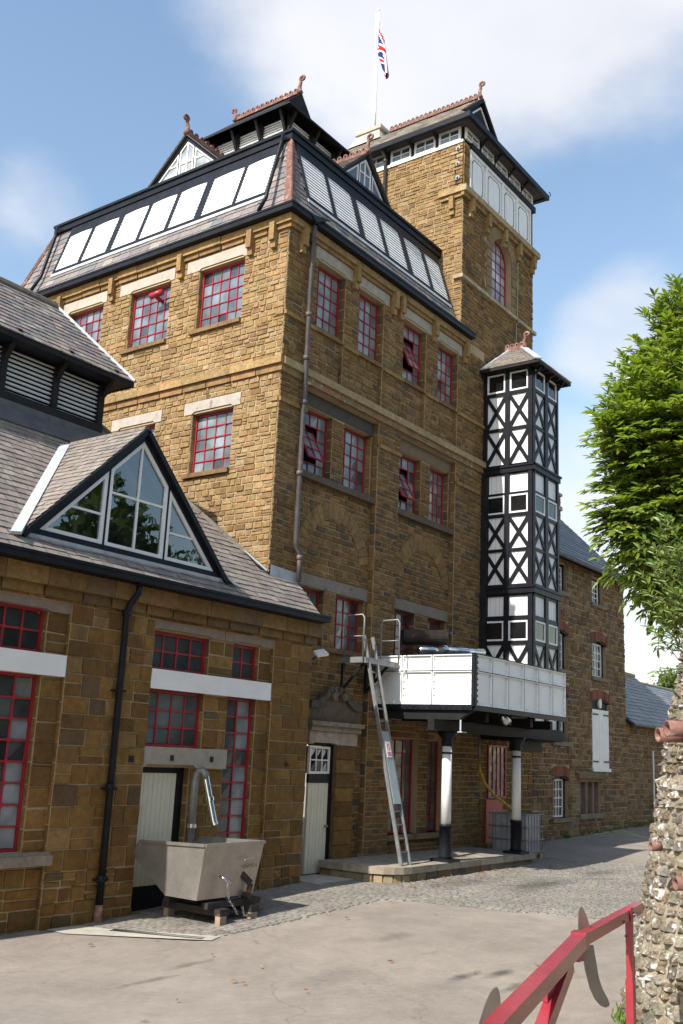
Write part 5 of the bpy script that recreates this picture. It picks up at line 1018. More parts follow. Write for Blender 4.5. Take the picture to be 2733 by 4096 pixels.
g = G(); g.add([(0.03, -.045, 5.7), (.9, -.045, 5.7), (.9, -.04, 5.93), (.03, -.04, 5.98), (.03, -.2, rz_(-.2) + .05), (.9, -.2, rz_(-.2) + .05)], [(0, 1, 2, 3), (0, 4, 5, 1)]); g.add([(-.02, .0, 5.8), (-.02, .45, 6.1), (-.4, .35, 6.25), (-.35, .02, 5.95)], [(0, 1, 2, 3)]); g.beam((-.36, .34, rz_(.34) + .06), (-.03, .0, rz_(0) + .06), .16, .03); g.build('lead_flashing', LEAD, wr)
# glazed gable
fd = faceB(DY); gable_light(wg, fd, DC, DH - .07, 5.36, DA - .08, .66, .09, .065, -1, G_ROOM)
g = G(); g.fbox(fd, DC - DH - .1, DC + DH + .1, 5.22, 5.36, -.1, .06); g.build('lead_sill', LEAD, wg)
g = G(); yb = lambda z: (z - 5.01) / SLP - .7
for sg in (-1, 1):
    e = DH; a = [(DC, DY - .05, DA - .02), (DC, yb(DA), DA - .02), (DC + sg * e, yb(5.38), 5.34), (DC + sg * e, DY - .05, 5.34)]; g.add(a + [(x, y, z - .06) for x, y, z in a], [(0, 1, 2, 3), (7, 6, 5, 4), (0, 3, 7, 4)])
dr = g.build('gable_roof', UNDER, wg)
nS = math.hypot(DH, DA - .02 - 5.34)
for sg in (-1, 1):
    e0 = Vector((DC + sg * DH, DY - .07, 5.35)); up = Vector((-sg * DH, 0, DA - .02 - 5.34)); nn = Vector((sg * (DA - .02 - 5.34), 0, DH)); fs = frame(e0 + nn.normalized() * .02, (0, 1, 0), up, nn)
    slates(WSL, fs, nS, lambda v: 0, lambda v: yb(5.36 + v / nS * (DA - 5.34)) - DY + .07, dr, PAL_PINK, .145, .2)
    g = G(); p, q = Vector((DC + sg * (DH + .02), DY - .085, 5.29)), Vector((DC, DY - .085, DA - .035)); g.beam(p, q, .085, .075, (0, -1, 0)); g.build('verge_board', BLACK, wg)
    g = G(); pts = [(DC + sg * (DA - z), yb(z) - .0, z + .06) for z in (5.2, 5.8, 6.4, 7.0, 7.45)]
    for a, b in zip(pts, pts[1:]): g.beam(Vector(a) + Vector((0, -.02, .03)), Vector(b) + Vector((0, -.02, .03)), .16, .05)
    g.build('valley_lead', LEAD, wg)
for i in range(8): y0, y1 = DY - .06 + i * .245, DY - .06 + (i + .97) * .245; g = G(); g.tube([(DC, y0, DA), (DC, y1, DA)], .06, 7); g.build('ridge_tile', mat_hip, wg)
g = G()                                                        # rafters and floor seen through the glass
for k in range(5):
    y = -.1 + k * .5
    for sg in (-1, 1):
        g.beam((DC + sg * 1.95, y, 5.5), (DC, y, DA - .12), .07, .1, (0, 1, 0))
g.beam((DC - 1.9, .6, 5.9), (DC + 1.9, .6, 5.9), .08, .12); g.beam((DC - 1.9, 1.3, 5.9), (DC + 1.9, 1.3, 5.9), .08, .12); g.build('rafter', WHITE, wg)
g = G(); g.quad((DC - 2.2, -.3, 5.3), (DC + 2.2, -.3, 5.3), (DC + 2.2, 3.0, 5.3), (DC - 2.2, 3.0, 5.3)); g.quad((DC - 2.2, 2.9, 5.3), (DC + 2.2, 2.9, 5.3), (DC + 2.2, 2.9, 8), (DC - 2.2, 2.9, 8)); g.build('loft_lining', mat('loft_lining', (.45, .46, .30), .9, nz=((2, .6, 1.3),)), wg)
# louvred ridge lantern of the wing
gg = G(); ly0, ly1, lx1 = 2.1, 4.1, -2.79; gg.box(-8.3, lx1 - .03, ly0 + .05, ly1 - .05, 7.6, 9.5); lc_ = gg.build('lantern_core', DARK, wg)
fl_ = faceB(ly0); gg = G()
for a in (-2.79, -3.93, -5.07, -6.2): gg.fbox(fl_, a - .12 if a > -2.8 else a - .06, a if a > -2.8 else a + .06, 8.2, 9.45, -.06, .06)
gg.fbox(fl_, -8.3, lx1, 8.18, 8.34, -.06, .09); gg.fbox(fl_, -8.3, lx1, 9.3, 9.46, -.06, .03); gg.box(lx1 - .029, lx1 + .05, ly0, ly1, 7.8, 9.5)
for a in (-2.83, -3.93, -5.07, -6.2): gg.beam(fl_(a, 8.95, .05), fl_(a, 9.42, .38), .08, .09, (1, 0, 0))
gg.build('lantern_frame', BLACKT, wg)
for a, b in ((-5.0, -3.99), (-3.87, -2.92), (-6.14, -5.13)): louvres(WL, fl_, a, b, 8.35, 9.3, 11, lc_, (.80, .81, .81), -.05, tilt=.07, fill=.6)
gg = G(); gg.fbox(fl_, -8.3, lx1 + .1, 8.04, 8.175, -.06, .12); gg.add([(-8.3, 1.92, 8.03), (lx1 + .12, 1.92, 8.03), (lx1 + .12, 1.72, 7.72), (-8.3, 1.72, 7.72)], [(0, 1, 2, 3)]); gg.build('lead_apron', DLEAD, wg)
gg = G(); Vv = [(-8.4, 1.66, 9.28), (-2.42, 1.66, 9.28), (-3.35, 3.1, 10.82), (-8.4, 3.1, 10.82), (-2.42, 4.54, 9.28), (-8.4, 4.54, 9.28)]
gg.add(Vv, [(0, 1, 2, 3), (4, 5, 3, 2), (1, 4, 2)]); gg.add([(x, y, z - .07) for x, y, z in (Vv[0], Vv[1], Vv[4], Vv[5])], [(0, 1, 2, 3)]); gg.quad(Vv[0], Vv[1], (-2.42, 1.66, 9.19), (-8.4, 1.66, 9.19)); gg.quad(Vv[1], Vv[4], (-2.42, 4.54, 9.19), (-2.42, 1.66, 9.19)); lr_ = gg.build('lantern_roof', BLACKT, wg)
LSL = math.hypot(1.44, 1.54); fs = frame((-8.4, 1.64, 9.28), (1, 0, 0), (0, 1.44, 1.54), (0, -1.54, 1.44)); slates(WSL, fs, LSL, lambda v: 0, lambda v: 5.99 - v / LSL * .93, lr_, PAL_SLATE, .16, .22)
gg = G(); gg.beam((-2.4, 1.66, 9.32), (-3.35, 3.1, 10.86), .12, .05); gg.build('lead_hip', LEAD, wg)
for i in range(7): gg = G(); gg.tube([(-8.2 + i * .69, 3.1, 10.86), (-7.53 + i * .69, 3.1, 10.86)], .08, 7); gg.build('ridge_tile', mat_hip, wg)
# lamp on the corner of the wing
lp = thing('security_light', (.98, -.4, 4.15), 'small white floodlight panel on the corner of the low wing', 'floodlight')
gg = G(); gg.beam((1.0, -.52, 4.3), (1.24, -.6, 4.36), .2, .05, (0, -.6, 1)); gg.build('lamp_head', WHITE, lp); gg = G(); gg.tube([(.93, -.42, 4.18), (1.02, -.5, 4.22), (1.1, -.54, 4.31)], .018, 6); gg.box(.9, .96, -.46, -.36, 4.1, 4.22); gg.build('arm', BLACK, lp)

# ------------------------------------------------------------------ steel tipping skip and its pipe
sk = thing('tipping_skip', (-2.65, -1.4, -.1), 'dull stainless steel tipping skip parked in front of the white door', 'skip')
pf = [(-2.0, .98), (-.62, .93), (-.48, .70), (-1.26, .2), (-1.92, .2)]                       # side profile in y,z
xl = lambda z: -3.34 - .02 * (1 - z); xrr = lambda z: -1.98 - .13 * (1 - z) / .8
g = G(); L_ = [(xl(z), y, z) for y, z in pf]; R_ = [(xrr(z), y, z) for y, z in pf]; iL = [(xl(z) + .02, y + (.02 if i in (0, 4) else -.02), z + (.02 if i > 2 else 0)) for i, (y, z) in enumerate(pf)]; iR = [(xrr(z) - .02, y + (.02 if i in (0, 4) else -.02), z + (.02 if i > 2 else 0)) for i, (y, z) in enumerate(pf)]
g.add(L_ + R_, [(0, 1, 2, 3, 4), (9, 8, 7, 6, 5), (4, 9, 5, 0), (3, 8, 9, 4), (2, 7, 8, 3)]); g.add(iL + iR, [(4, 3, 2, 1, 0), (5, 6, 7, 8, 9), (0, 5, 9, 4), (4, 9, 8, 3), (3, 8, 7, 2)]); sb = g.build('bin_body', STEEL, sk)
g = G()
for p, q in ((L_[0], L_[1]), (R_[0], R_[1]), (L_[0], R_[0])): g.beam(Vector(p) + Vector((0, 0, .0)), Vector(q), .055, .045)
g.beam(L_[1], L_[2], .05, .05, (1, 0, 0)); g.beam(R_[1], R_[2], .05, .05, (1, 0, 0)); g.build('rim', STEEL, sk)
g = G(); gr = -.13
for yy in (-1.95, -1.05): g.box(-3.0, -2.2, yy, yy + .12, gr, gr + .0 + .01) if False else None
for xx in (-3.05, -2.35): g.box(xx, xx + .2, -2.12, -.9, gr + .1, gr + .2)
for yy in (-2.0, -1.2): g.box(-3.2, -2.0, yy, yy + .12, gr + .2, gr + .29)
g.box(-2.95, -2.3, -1.8, -1.2, gr + .29, .2); g.build('base_frame', RUST, sk)
g = G()
for xx, yy in ((-2.98, -2.08), (-2.28, -2.08), (-2.98, -1.0), (-2.28, -1.0)): g = G(); g.box(xx - .07, xx + .07, yy - .05, yy + .05, gr - .03, gr + .1); g.build('foot_block', WOOD, sk)
fk = faceB(-2.0); g = G(); g.tube([(-2.5, -2.02, .74), (-2.5, -2.07, .74), (-2.3, -2.07, .755), (-2.3, -2.02, .755)], .012, 6); g.build('grab_handle', STEEL, sk)
g = G(); g.tube([(-2.98, -2.0, .52), (-2.95, -2.08, .50), (-2.9, -2.1, .44), (-2.92, -2.1, .36)], .02, 7); g.tube([(-2.95, -2.06, .5), (-2.88, -2.12, .45), (-2.84, -2.12, .4)], .014, 6); g.build('hook', CHROME, sk, True)
def chain(pts, n, m, r=.016):
    pts = [Vector(p) for p in pts]
    for i in range(n):
        t = i / n * (len(pts) - 1); k = int(t); p = pts[k].lerp(pts[min(k + 1, len(pts) - 1)], t - k); d = (pts[min(k + 1, len(pts) - 1)] - pts[k]).normalized(); a = d.orthogonal().normalized() if i % 2 else d.cross(d.orthogonal()).normalized()
        gg = G(); gg.tube([p + d * (.024 * math.cos(x)) + a * (r * math.sin(x)) for x in [j * math.pi / 3 for j in range(7)]], .0045, 5, cap=False); gg.build('chain_link', m, sk)
chain([(-2.9, -2.1, .38), (-2.86, -2.1, .2), (-2.72, -2.12, .05), (-2.68, -2.14, -.02)], 16, CHROME); chain([(-2.55, -2.12, .06), (-2.52, -2.13, -.05), (-2.42, -2.12, -.06)], 7, CHROME)
g = G(); g.beam((-2.42, -1.95, .52), (-2.28, -2.02, .38), .03, .1); g.beam((-2.28, -2.02, .38), (-2.32, -1.98, .1), .04, .08); g.tube([(-2.31, -2.05, .2), (-2.31, -1.9, .2)], .05, 10); g.build('tipping_latch', RUST, sk)
tx = bpy.data.curves.new('maker_plate', 'FONT'); tx.body = 'UNITECH'; tx.size = .075; tx.extrude = .001; to = bpy.data.objects.new('maker_lettering', tx); COL.objects.link(to); tx.materials.append(mat('engraving', (.10, .085, .075), .6, .4)); to.parent = sk
to.location = Vector((-2.46, -2.004, .60)) - BASES[sk.name]; to.rotation_euler = (math.pi / 2, math.radians(-4), 0)
dp = thing('discharge_pipe', (-2.15, -.62, 0), 'bent polished steel pipe hanging its spout over the skip', 'pipe'); g = G()
g.tube([(-2.23, -.62, -.05), (-2.23, -.62, 1.84), (-2.225, -.635, 1.94), (-2.21, -.68, 2.01), (-2.19, -.73, 2.02), (-2.17, -.78, 1.97), (-2.165, -.8, 1.88)], .062, 16); g.build('riser', GALV, dp, True)
g = G(); g.tube([(-2.166, -.795, 1.92), (-2.10, -.99, 1.22), (-2.09, -1.02, 1.16)], .06, 16, cap=False); g.tube([(-2.10, -.99, 1.22), (-2.09, -1.02, 1.16)], .052, 16, cap=False); g.build('spout', CHROME, dp, True)
g = G(); g.tube([(-2.23, -.62, 1.1), (-2.23, -.62, 1.16)], .08, 16); g.tube([(-2.135, -.885, 1.6), (-2.13, -.9, 1.54)], .07, 16); g.build('clamp_ring', CHROME, dp)
# ------------------------------------------------------------------ stone house further up the lane
ho = thing('stone_house', (15.6, 3.4, .3), 'three storey brown stone house with brick arches further up the lane', 'house')
HS = Pieces(ho, 'stone', STONE, 300, 'stonework'); HP = Pieces(ho, 'pane', G_DARK, 300); HSL = Pieces(ho, 'slate', SLATE, 300, 'further_slates'); HB = Pieces(ho, 'arch_brick', BRICK, 300)
HX0, HX1 = 11.92, 19.2; fh = faceB(.0)
ops = [(13.3, 14.36, .86, 2.06), (13.3, 14.36, 3.05, 4.5), (13.3, 14.36, 5.2, 6.4), (13.4, 14.36, 7.6, 8.5), (16.34, 17.5, 5.2, 6.4), (16.36, 17.3, 7.6, 8.48), (16.2, 17.62, 2.3, 4.5), (15.2, 16.86, .95, 1.98)]
g = G(); backing(g, fh, HX0, HX1, -.1, 8.66, ops, .2); g.add([(HX1, 0, 0), (HX1, 6.8, 0), (HX1, 6.8, 8.66), (HX1, 3.4, 12.1), (HX1, 0, 8.66)], [(0, 1, 2, 3, 4)]); wh = g.build('wall', MORTAR, ho)
sH = ops + [(a - .1, b + .1, e, e + .32) for a, b, c, e in ops if e in (2.06, 4.5, 6.4)] + [(15.0, 17.0, 1.98, 2.2)]
wall(HS, fh, HX0, HX1, .2, 8.62, sH, PAL_FAR, wh, hs=.165, ls=(.16, .44), prd=(.008, .034), jit=.012, gap=.008, split=.1, keep=lambda u, v: True)
for a, b, c, e in ops:
    if e in (2.06, 4.5, 6.4):
        n = 11; cu, hw = (a + b) / 2, (b - a) / 2 + .1
        for k in range(n):
            q = [(-1 + 2 * (k + t) / n) for t in (.04, .96)]; arc_ = lambda t, off: (cu + hw * t * (1 + off * .12), e + .02 - .13 * t * t + off)
            P4 = [arc_(q[0], 0), arc_(q[1], 0), arc_(q[1], .28), arc_(q[0], .28)]; d = R.uniform(.02, .035); HB.add([fh(u, v, -.02) for u, v in P4] + [fh(u, v, d) for u, v in P4], BOXF, jc((.20, .075, .05), .25), wh, fh.N)
        gg = G(); gg.prism(fh, [(a - .1, e - .13), (a, e - .14), (cu, e - .01), (b, e - .14), (b + .1, e - .13), (b + .1, e + .0), (a - .1, e + .0)], -.15, .0, (.02, .02, .02)); gg.build('arch_infill', BLACKT, ho)
    if c not in (2.3, .95): gg = G(); gg.fbox(fh, a - .12, b + .12, c - .12, c, -.2, .08, (.22, .18, .13)); gg.build('window_sill', STONE, ho)
for a, b, c, e in ops[:6]:
    f0, f1 = a + .0, b - .14
    iron_window(ho, HP, fh, f0, f1, c + .02, e - .1, 4 if e < 7 else 3, 4, -.14, (.05, .05, .05), m=WHITE, bar=.028, knots=False)
    gg = G(); gg.fbox(fh, f1 + .005, b, c, e, -.19, -.11); gg.build('window_lining', BLACKT, ho)
# loading door with strap hinges
gg = G(); gg.fbox(fh, 16.2, 17.62, 4.17, 4.5, -.2, -.05); gg.fbox(fh, 16.2, 17.62, 2.3, 2.31, -.2, 0); gg.build('door_head', BLACKT, ho)
sd_ = plank_door(ho, fh, 16.24, 17.6, 2.32, 4.16, .02, 5, WHITE, name='loading_door')
for v in (2.5, 3.98):
    for a, b in ((16.26, 16.7), (17.14, 17.56)): gg = G(); gg.fbox(fh, a, b, v, v + .05, .024, .034); gg.build('strap_hinge', BLACK, sd_)
gg = G(); gg.fbox(fh, 16.2, 17.66, 2.22, 2.32, -.05, .06); gg.build('door_board', WHITE, ho)
gg = G(); gg.prism(fh, [(16.93 + .11 * math.cos(i * math.pi / 8), 4.37 + .16 * math.sin(i * math.pi / 8)) for i in range(16)], -.04, .02); gg.build('oval_plaque', WHITE, ho)
# stone mullioned window
gg = G(); gg.fbox(fh, 15.0, 17.0, 2.0, 2.16, -.1, .1, (.2, .14, .08)); gg.fbox(fh, 15.1, 16.95, 1.9, 1.99, -.1, .04, (.22, .15, .09)); gg.fbox(fh, 15.15, 16.9, .8, .95, -.2, .07, (.24, .19, .14))
for u in (15.2, 15.72, 16.26, 16.74): gg.fbox(fh, u, u + .12, .95, 1.9, -.15, -.02, (.24, .17, .12))
gg.build('stone_mullion', STONE, ho)
for u0, u1 in ((15.32, 15.72), (15.84, 16.26), (16.38, 16.74)): gg = G(); gg.fbox(fh, u0, u1, .95, 1.9, -.18, -.13); gg.build('mullion_pane', mat_dg if 'mat_dg' in globals() else globals().setdefault('mat_dg', mat('weathered_board', (.13, .12, .11), .8, nz=((5, .6, 1.4),))), ho)
# roof
g = G(); V = [(HX0, -.26, 8.6), (HX1 + .16, -.26, 8.6), (HX1 + .16, 3.4, 12.24), (HX0, 3.4, 12.24), (HX1 + .16, 7.06, 8.6), (HX0, 7.06, 8.6)]; g.add(V, [(0, 1, 2, 3), (3, 2, 4, 5)]); g.add([(x, y, z - .1) for x, y, z in V], [(3, 2, 1, 0)]); g.quad(V[1], V[2], (V[2][0], V[2][1], V[2][2] - .12), (V[1][0], V[1][1], V[1][2] - .12)); hr = g.build('roof', UNDER, ho)
SLh = math.hypot(3.66, 3.64); fs = frame((HX0, -.28, 8.61), (1, 0, 0), (0, 3.66, 3.64), (0, -3.64, 3.66)); slates(HSL, fs, SLh, lambda v: 1.0, lambda v: HX1 + .16 - HX0, hr, PAL_BLUE, .24, .34)
g = G(); g.tube([(HX0, -.34, 8.6), (HX1 + .15, -.34, 8.6)], .06, 8); g.build('gutter', PIPE, ho)
g = G(); g.box(18.4, 19.1, 2.3, 3.2, 10.4, 12.1); g.box(18.34, 19.16, 2.24, 3.26, 11.55, 11.7); g.box(18.34, 19.16, 2.24, 3.26, 12.1, 12.2); ch = g.build('chimney', MORTAR, hr)
CB = Pieces(ho, 'chimney_brick', BRICK, 300, 'further_bricks'); wall(CB, faceB(2.3), 18.4, 19.1, 11.0, 12.1, [], [((.22, .08, .05), 3), ((.16, .06, .045), 2)], ch, hs=.085, ls=(.2, .23), split=0); wall(CB, faceA(18.4), 2.3, 3.2, 11.0, 12.1, [], [((.22, .08, .05), 3), ((.16, .06, .045), 2)], ch, hs=.085, ls=(.2, .23), split=0)
# low outbuilding beyond it
ou = thing('outbuilding', (23, 3, .4), 'low stone outbuilding with a grey slate roof beyond the house', 'building')
OS = Pieces(ou, 'stone', STONE, 300, 'stonework'); OSL = Pieces(ou, 'slate', SLATE, 300, 'further_slates'); fo = faceB(.04)
g = G(); backing(g, fo, HX1 + .01, 27.0, -.1, 3.95, []); wo_ = g.build('wall', MORTAR, ou); wall(OS, fo, HX1 + .02, 27.0, .42, 3.9, [], PAL_FAR, wo_, hs=.17, ls=(.18, .46), prd=(.008, .03), jit=.01, gap=.008)
V = [(HX1, -.2, 3.86), (27.1, -.2, 3.86), (27.1, 2.6, 6.12), (HX1, 2.6, 6.12), (27.1, 5.4, 3.86), (HX1, 5.4, 3.86)]; g = G(); g.add(V, [(0, 1, 2, 3), (3, 2, 4, 5)]); g.add([(x, y, z - .09) for x, y, z in V], [(3, 2, 1, 0)]); orf = g.build('roof', UNDER, ou); SLo = math.hypot(2.8, 2.26)
fs = frame((HX1 + .18, -.22, 3.86), (1, 0, 0), (0, 2.8, 2.26), (0, -2.26, 2.8)); slates(OSL, fs, SLo, lambda v: 0, lambda v: 7.7, orf, [((.19, .175, .16), 3), ((.23, .21, .185), 3), ((.15, .15, .155), 2)], .24, .32)
g = G(); g.tube([(HX1 + .05, -.26, 3.82), (27.1, -.26, 3.82)], .055, 8); g.build('gutter', PIPE, ou); g = G(); g.tube([(HX1 + .2, 2.6, 6.15), (27.1, 2.6, 6.15)], .1, 8); g.build('ridge', MORTAR, ou)
g = G(); g.tube([(21.6, -.08, .5), (21.6, -.08, 3.0)], .03, 6); g.build('cable_pipe', WHITE, ou)
fbld = thing('distant_building', (50, 9, .7), 'distant building with blue grey slate roof behind the outbuilding', 'building'); DS = Pieces(fbld, 'slate', SLATE, 0, 'slates')
g = G(); g.box(42.2, 58, 6.0, 14, .3, 5.2); wq = g.build('wall', mat('far_render', (.4, .36, .3), .9), fbld); V = [(42, 5.7, 5.0), (58, 5.7, 5.0), (58, 9.0, 7.35), (42, 9.0, 7.35), (58, 12.5, 5.0), (42, 12.5, 5.0)]; g = G(); g.add(V, [(0, 1, 2, 3), (3, 2, 4, 5)]); rq = g.build('roof', UNDER, fbld)
SLd = math.hypot(3.3, 2.35); slates(DS, frame((42, 5.7, 5.02), (1, 0, 0), (0, 3.3, 2.35), (0, -2.35, 3.3)), SLd, lambda v: 0, lambda v: 13, rq, PAL_BLUE, .3, .5)
for k in range(20): g = G(); g.tube([(42.1 + k * .6, 9.0, 7.38), (42.66 + k * .6, 9.0, 7.38)], .1, 6); g.build('ridge_tile', mat_hip, fbld)

# ------------------------------------------------------------------ leaves
def leafgeo(g, p, d, up, L, w, col, fold=.25):
    d = d.normalized(); s = d.cross(up)
    if s.length < 1e-3: s = d.orthogonal()
    s.normalize(); n = s.cross(d); a, b = p + d * (L * .28), p + d * (L * .68); dr = n * (-L * .1)
    k = len(g.v); V = [p, a + s * (w * .42) + n * (w * fold), a, a - s * (w * .42) + n * (w * fold), b + s * (w * .5) + n * (w * fold) + dr * .5, b + dr * .5, b - s * (w * .5) + n * (w * fold) + dr * .5, p + d * L + dr]
    g.v += [tuple(v) for v in V]; F = [(0, 1, 2), (0, 2, 3), (1, 4, 5, 2), (2, 5, 6, 3), (4, 7, 5), (5, 7, 6)]; g.f += [tuple(i + k for i in f) for f in F]; g.c += [col] * 6
def rdir(): 
    v = Vector((R.gauss(0, 1), R.gauss(0, 1), R.gauss(0, 1))); return v.normalized()
def spray(g, tw, p, d, n, L, lw, cols, droop=.25, step=.035, spread=.9):
    d = d.normalized(); pts = [p.copy()]
    for k in range(n):
        d = (d + Vector((0, 0, -droop * .08)) + rdir() * .06).normalized(); p = p + d * step; pts.append(p.copy())
        s = d.cross(Vector((0, 0, 1))); s = s.normalized() if s.length > 1e-3 else rdir()
        for sg in ((-1, 1) if k % 2 else (1, -1))[:2 if k > n - 3 else 1]:
            ld = (d * .75 + s * (spread * sg) + rdir() * .3 + Vector((0, 0, .12))).normalized(); leafgeo(g, p, ld, (Vector((0, 0, .7)) + SUN * .8 + rdir() * .5).normalized(), L * R.uniform(.7, 1.12), lw * R.uniform(.8, 1.15), jc(R.choice(cols), .2, .08))
    leafgeo(g, p, d, (Vector((0, 0, .7)) + SUN * .6).normalized(), L, lw, jc(R.choice(cols), .15)); tw.tube(pts[::3] + [pts[-1]], .004, 3, cap=False) if len(pts) > 3 else None
lt = thing('laurel_tree', pix(2960, 3700, 12.2), 'big glossy laurel tree overhanging the rubble wall on the right', 'tree'); base = BASES[lt.name]
base.z = gz(base.x, base.y); lt.location = base
blobs_ = [(2790, 1430, 11.9, 235), (2700, 1660, 11.6, 265), (2610, 1790, 11.4, 190), (2650, 2000, 11.5, 255), (2545, 2090, 11.3, 140), (2590, 2190, 11.4, 120), (2770, 2210, 11.6, 235), (2725, 2320, 11.5, 120), (2860, 1800, 12.2, 420), (2850, 1250, 12.2, 150), (2880, 2150, 12.3, 420), (2490, 1730, 11.2, 70), (2860, 2400, 11.8, 160)]
core = pix(2860, 2000, 12.2); g = G(); tw = G(); GC = [(.185, .24, .042), (.155, .21, .035), (.225, .28, .055), (.12, .175, .03), (.27, .32, .085)]
for (px, py, D, r) in blobs_:
    c = pix(px, py, D); rad = r * D / FPX; nt = int(165 * (rad / .6) ** 2) + 24
    for _ in range(nt):
        o = rdir()
        if R.random() < .7 and o.dot(CAM - c) < 0: o = -o
        d = (o * .75 + (c - core).normalized() * .5 + Vector((-.35, .1, .25)) * .5).normalized(); p = c + o * rad * R.uniform(.5, 1.02) - d * .22
        spray(g, tw, p, d, R.randint(8, 14), .135, .043, GC, step=.036)
    for _ in range(int(nt * 4)):
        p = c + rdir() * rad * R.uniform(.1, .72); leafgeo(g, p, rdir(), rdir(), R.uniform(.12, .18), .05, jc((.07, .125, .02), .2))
    for _ in range(6): p = c + rdir() * rad * .85; leafgeo(g, p, rdir(), rdir(), .13, .042, jc((.45, .36, .03), .2))
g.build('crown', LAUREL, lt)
def limb(g, p, q, r0, r1, n=6):
    p, q = Vector(p), Vector(q); pts = [p.lerp(q, i / n) + (rdir() * (q - p).length * .03 if 0 < i < n else Vector()) for i in range(n + 1)]; g.tube(pts, [r0 + (r1 - r0) * i / n for i in range(n + 1)], 8)
g = G(); top = pix(2900, 2100, 12.2); limb(g, base, top, .16, .08)
for (px, py, D, r) in blobs_: limb(g, base.lerp(top, R.uniform(.55, .95)), pix(px, py, D), .05, .012)
k0 = len(g.v); g.v += tw.v; g.f += [tuple(i + k0 for i in f) for f in tw.f]; g.c += tw.c; g.build('trunk', BARK, lt)
bu = thing('buddleia_shrub', pix(2790, 2640, 9.9), 'grey green shrub with long narrow leaves leaning over the rubble wall', 'shrub'); g = G(); tw = G(); b0 = BASES[bu.name]
for (px, py, n, L) in ((2660, 2240, 3, .5), (2700, 2170, 4, .5), (2745, 2220, 7, .5), (2700, 2330, 6, .45), (2745, 2350, 8, .45), (2690, 2420, 6, .4), (2735, 2450, 8, .35), (2725, 2520, 6, .3), (2755, 2180, 6, .4), (2680, 2300, 4, .3), (2700, 2585, 4, .25), (2740, 2290, 7, .4)):
    tip = pix(px, py, 9.7 + R.uniform(-.15, .15))
    for _ in range(n):
        t2 = tip + rdir() * .22; d = (t2 - b0).normalized(); d = (d + rdir() * .35 + Vector((-.2, 0, .1))).normalized(); spray(g, tw, t2 - d * .35, d, R.randint(8, 12), .11, .026, [(.19, .26, .09), (.24, .32, .12), (.16, .23, .075), (.28, .35, .16)], step=.045, spread=.8)
    limb(tw, b0, tip, .012, .004, 5)
g.build('foliage', BUDD, bu); tw.build('stem', BARK, bu)
dt = thing('distant_tree', pix(2690, 2830, 75), 'small far green tree top above the distant slate roof', 'tree'); g = G(); c = pix(2690, 2735, 75); BASES[dt.name].z = 0; dt.location = BASES[dt.name]
for _ in range(900): p = c + Vector((R.gauss(0, .55), R.gauss(0, .55), R.gauss(0, .45))); leafgeo(g, p, rdir(), rdir(), .3, .16, jc(R.choice([(.13, .17, .05), (.09, .13, .04), (.17, .2, .07)]), .2))
g.build('crown', FARLEAF, dt); g = G(); limb(g, BASES[dt.name], c, .25, .08); g.build('trunk', BARK, dt)

# ------------------------------------------------------------------ curved battered rubble wall on the right
rw = thing('rubble_wall', (-3.55, -10.25, 0), 'curved rough rubble retaining wall crusted with lichen at the right edge', 'wall')
CW = Vector((-3.58, -10.22, 0)); RB = 1.66
def wr_(z): return RB - .205 * z - .03 * math.sin(z * 1.6)
RS = Pieces(rw, 'rubble_stone', RUBBLE, 300, 'further_stones'); g = G(); NA, NZ = 40, 22; PP = []
for i in range(NA + 1):
    a = math.radians(60 + 240 * i / NA)
    for j in range(NZ + 1): z = -.4 + 4.35 * j / NZ; r = wr_(z) - .012; PP.append((CW.x + r * math.cos(a), CW.y + r * math.sin(a), z))
g.add(PP, [(i * (NZ + 1) + j, (i + 1) * (NZ + 1) + j, (i + 1) * (NZ + 1) + j + 1, i * (NZ + 1) + j + 1) for i in range(NA) for j in range(NZ)]); g.prism(fz, [(CW.x + (wr_(3.95) - .02) * math.cos(math.radians(60 + 220 * i / 20)), CW.y + (wr_(3.95) - .02) * math.sin(math.radians(60 + 220 * i / 20))) for i in range(21)], 3.9, 3.95)
core_ = g.build('wall_core', mat('earthy_mortar', (.30, .25, .18), .95, nz=((7, .6, 1.3), (40, .7, 1.25)), bump=(25, .8, .03), stain=((9, .62, .08, (.6, .57, .5), .7),)), rw)
PAL_RUB = [((.25, .205, .145), 5), ((.21, .16, .105), 4), ((.28, .24, .18), 4), ((.18, .155, .125), 3), ((.32, .285, .23), 1)]
z = -.25
while z < 3.85:
    h = R.uniform(.07, .15); a = math.radians(100) + R.uniform(0, .08)
    while a < math.radians(290):
        L = R.uniform(.09, .25); da = L / wr_(z); zo = R.uniform(-.025, .025); n = 5; V = []; tu, tv = R.uniform(-.05, .05), R.uniform(-.05, .05); seed = R.uniform(0, 99); pr = R.uniform(.045, .07)
        for j in range(n):
            for i in range(n):
                fu, fv = i / (n - 1), j / (n - 1); e = (1 - abs(2 * fu - 1) ** 7) * (1 - abs(2 * fv - 1) ** 7); ns = noise.noise(Vector((fu * 2 + seed, fv * 2, seed)))
                sh_ = 1.1; uu = .5 + (fu - .5) * sh_ + .05 * noise.noise(Vector((fv * 3, seed, 1))); vv = .5 + (fv - .5) * sh_ + .09 * noise.noise(Vector((fu * 3, seed, 7)))
                zz_ = z + zo + vv * h; rr = wr_(zz_) - .035 + (pr + tu * (fu - .5) + tv * (fv - .5) + .05 * ns) * e; aa = a + uu * da; V.append((CW.x + rr * math.cos(aa), CW.y + rr * math.sin(aa), zz_))
        F = [(j * n + i, j * n + i + 1, (j + 1) * n + i + 1, (j + 1) * n + i) for j in range(n - 1) for i in range(n - 1)]; F = [F[5]] + F[:5] + F[6:]; RS.add(V, F, pick(PAL_RUB), core_); a += da
    z += h * .96
g = G()                                                       # tile coping
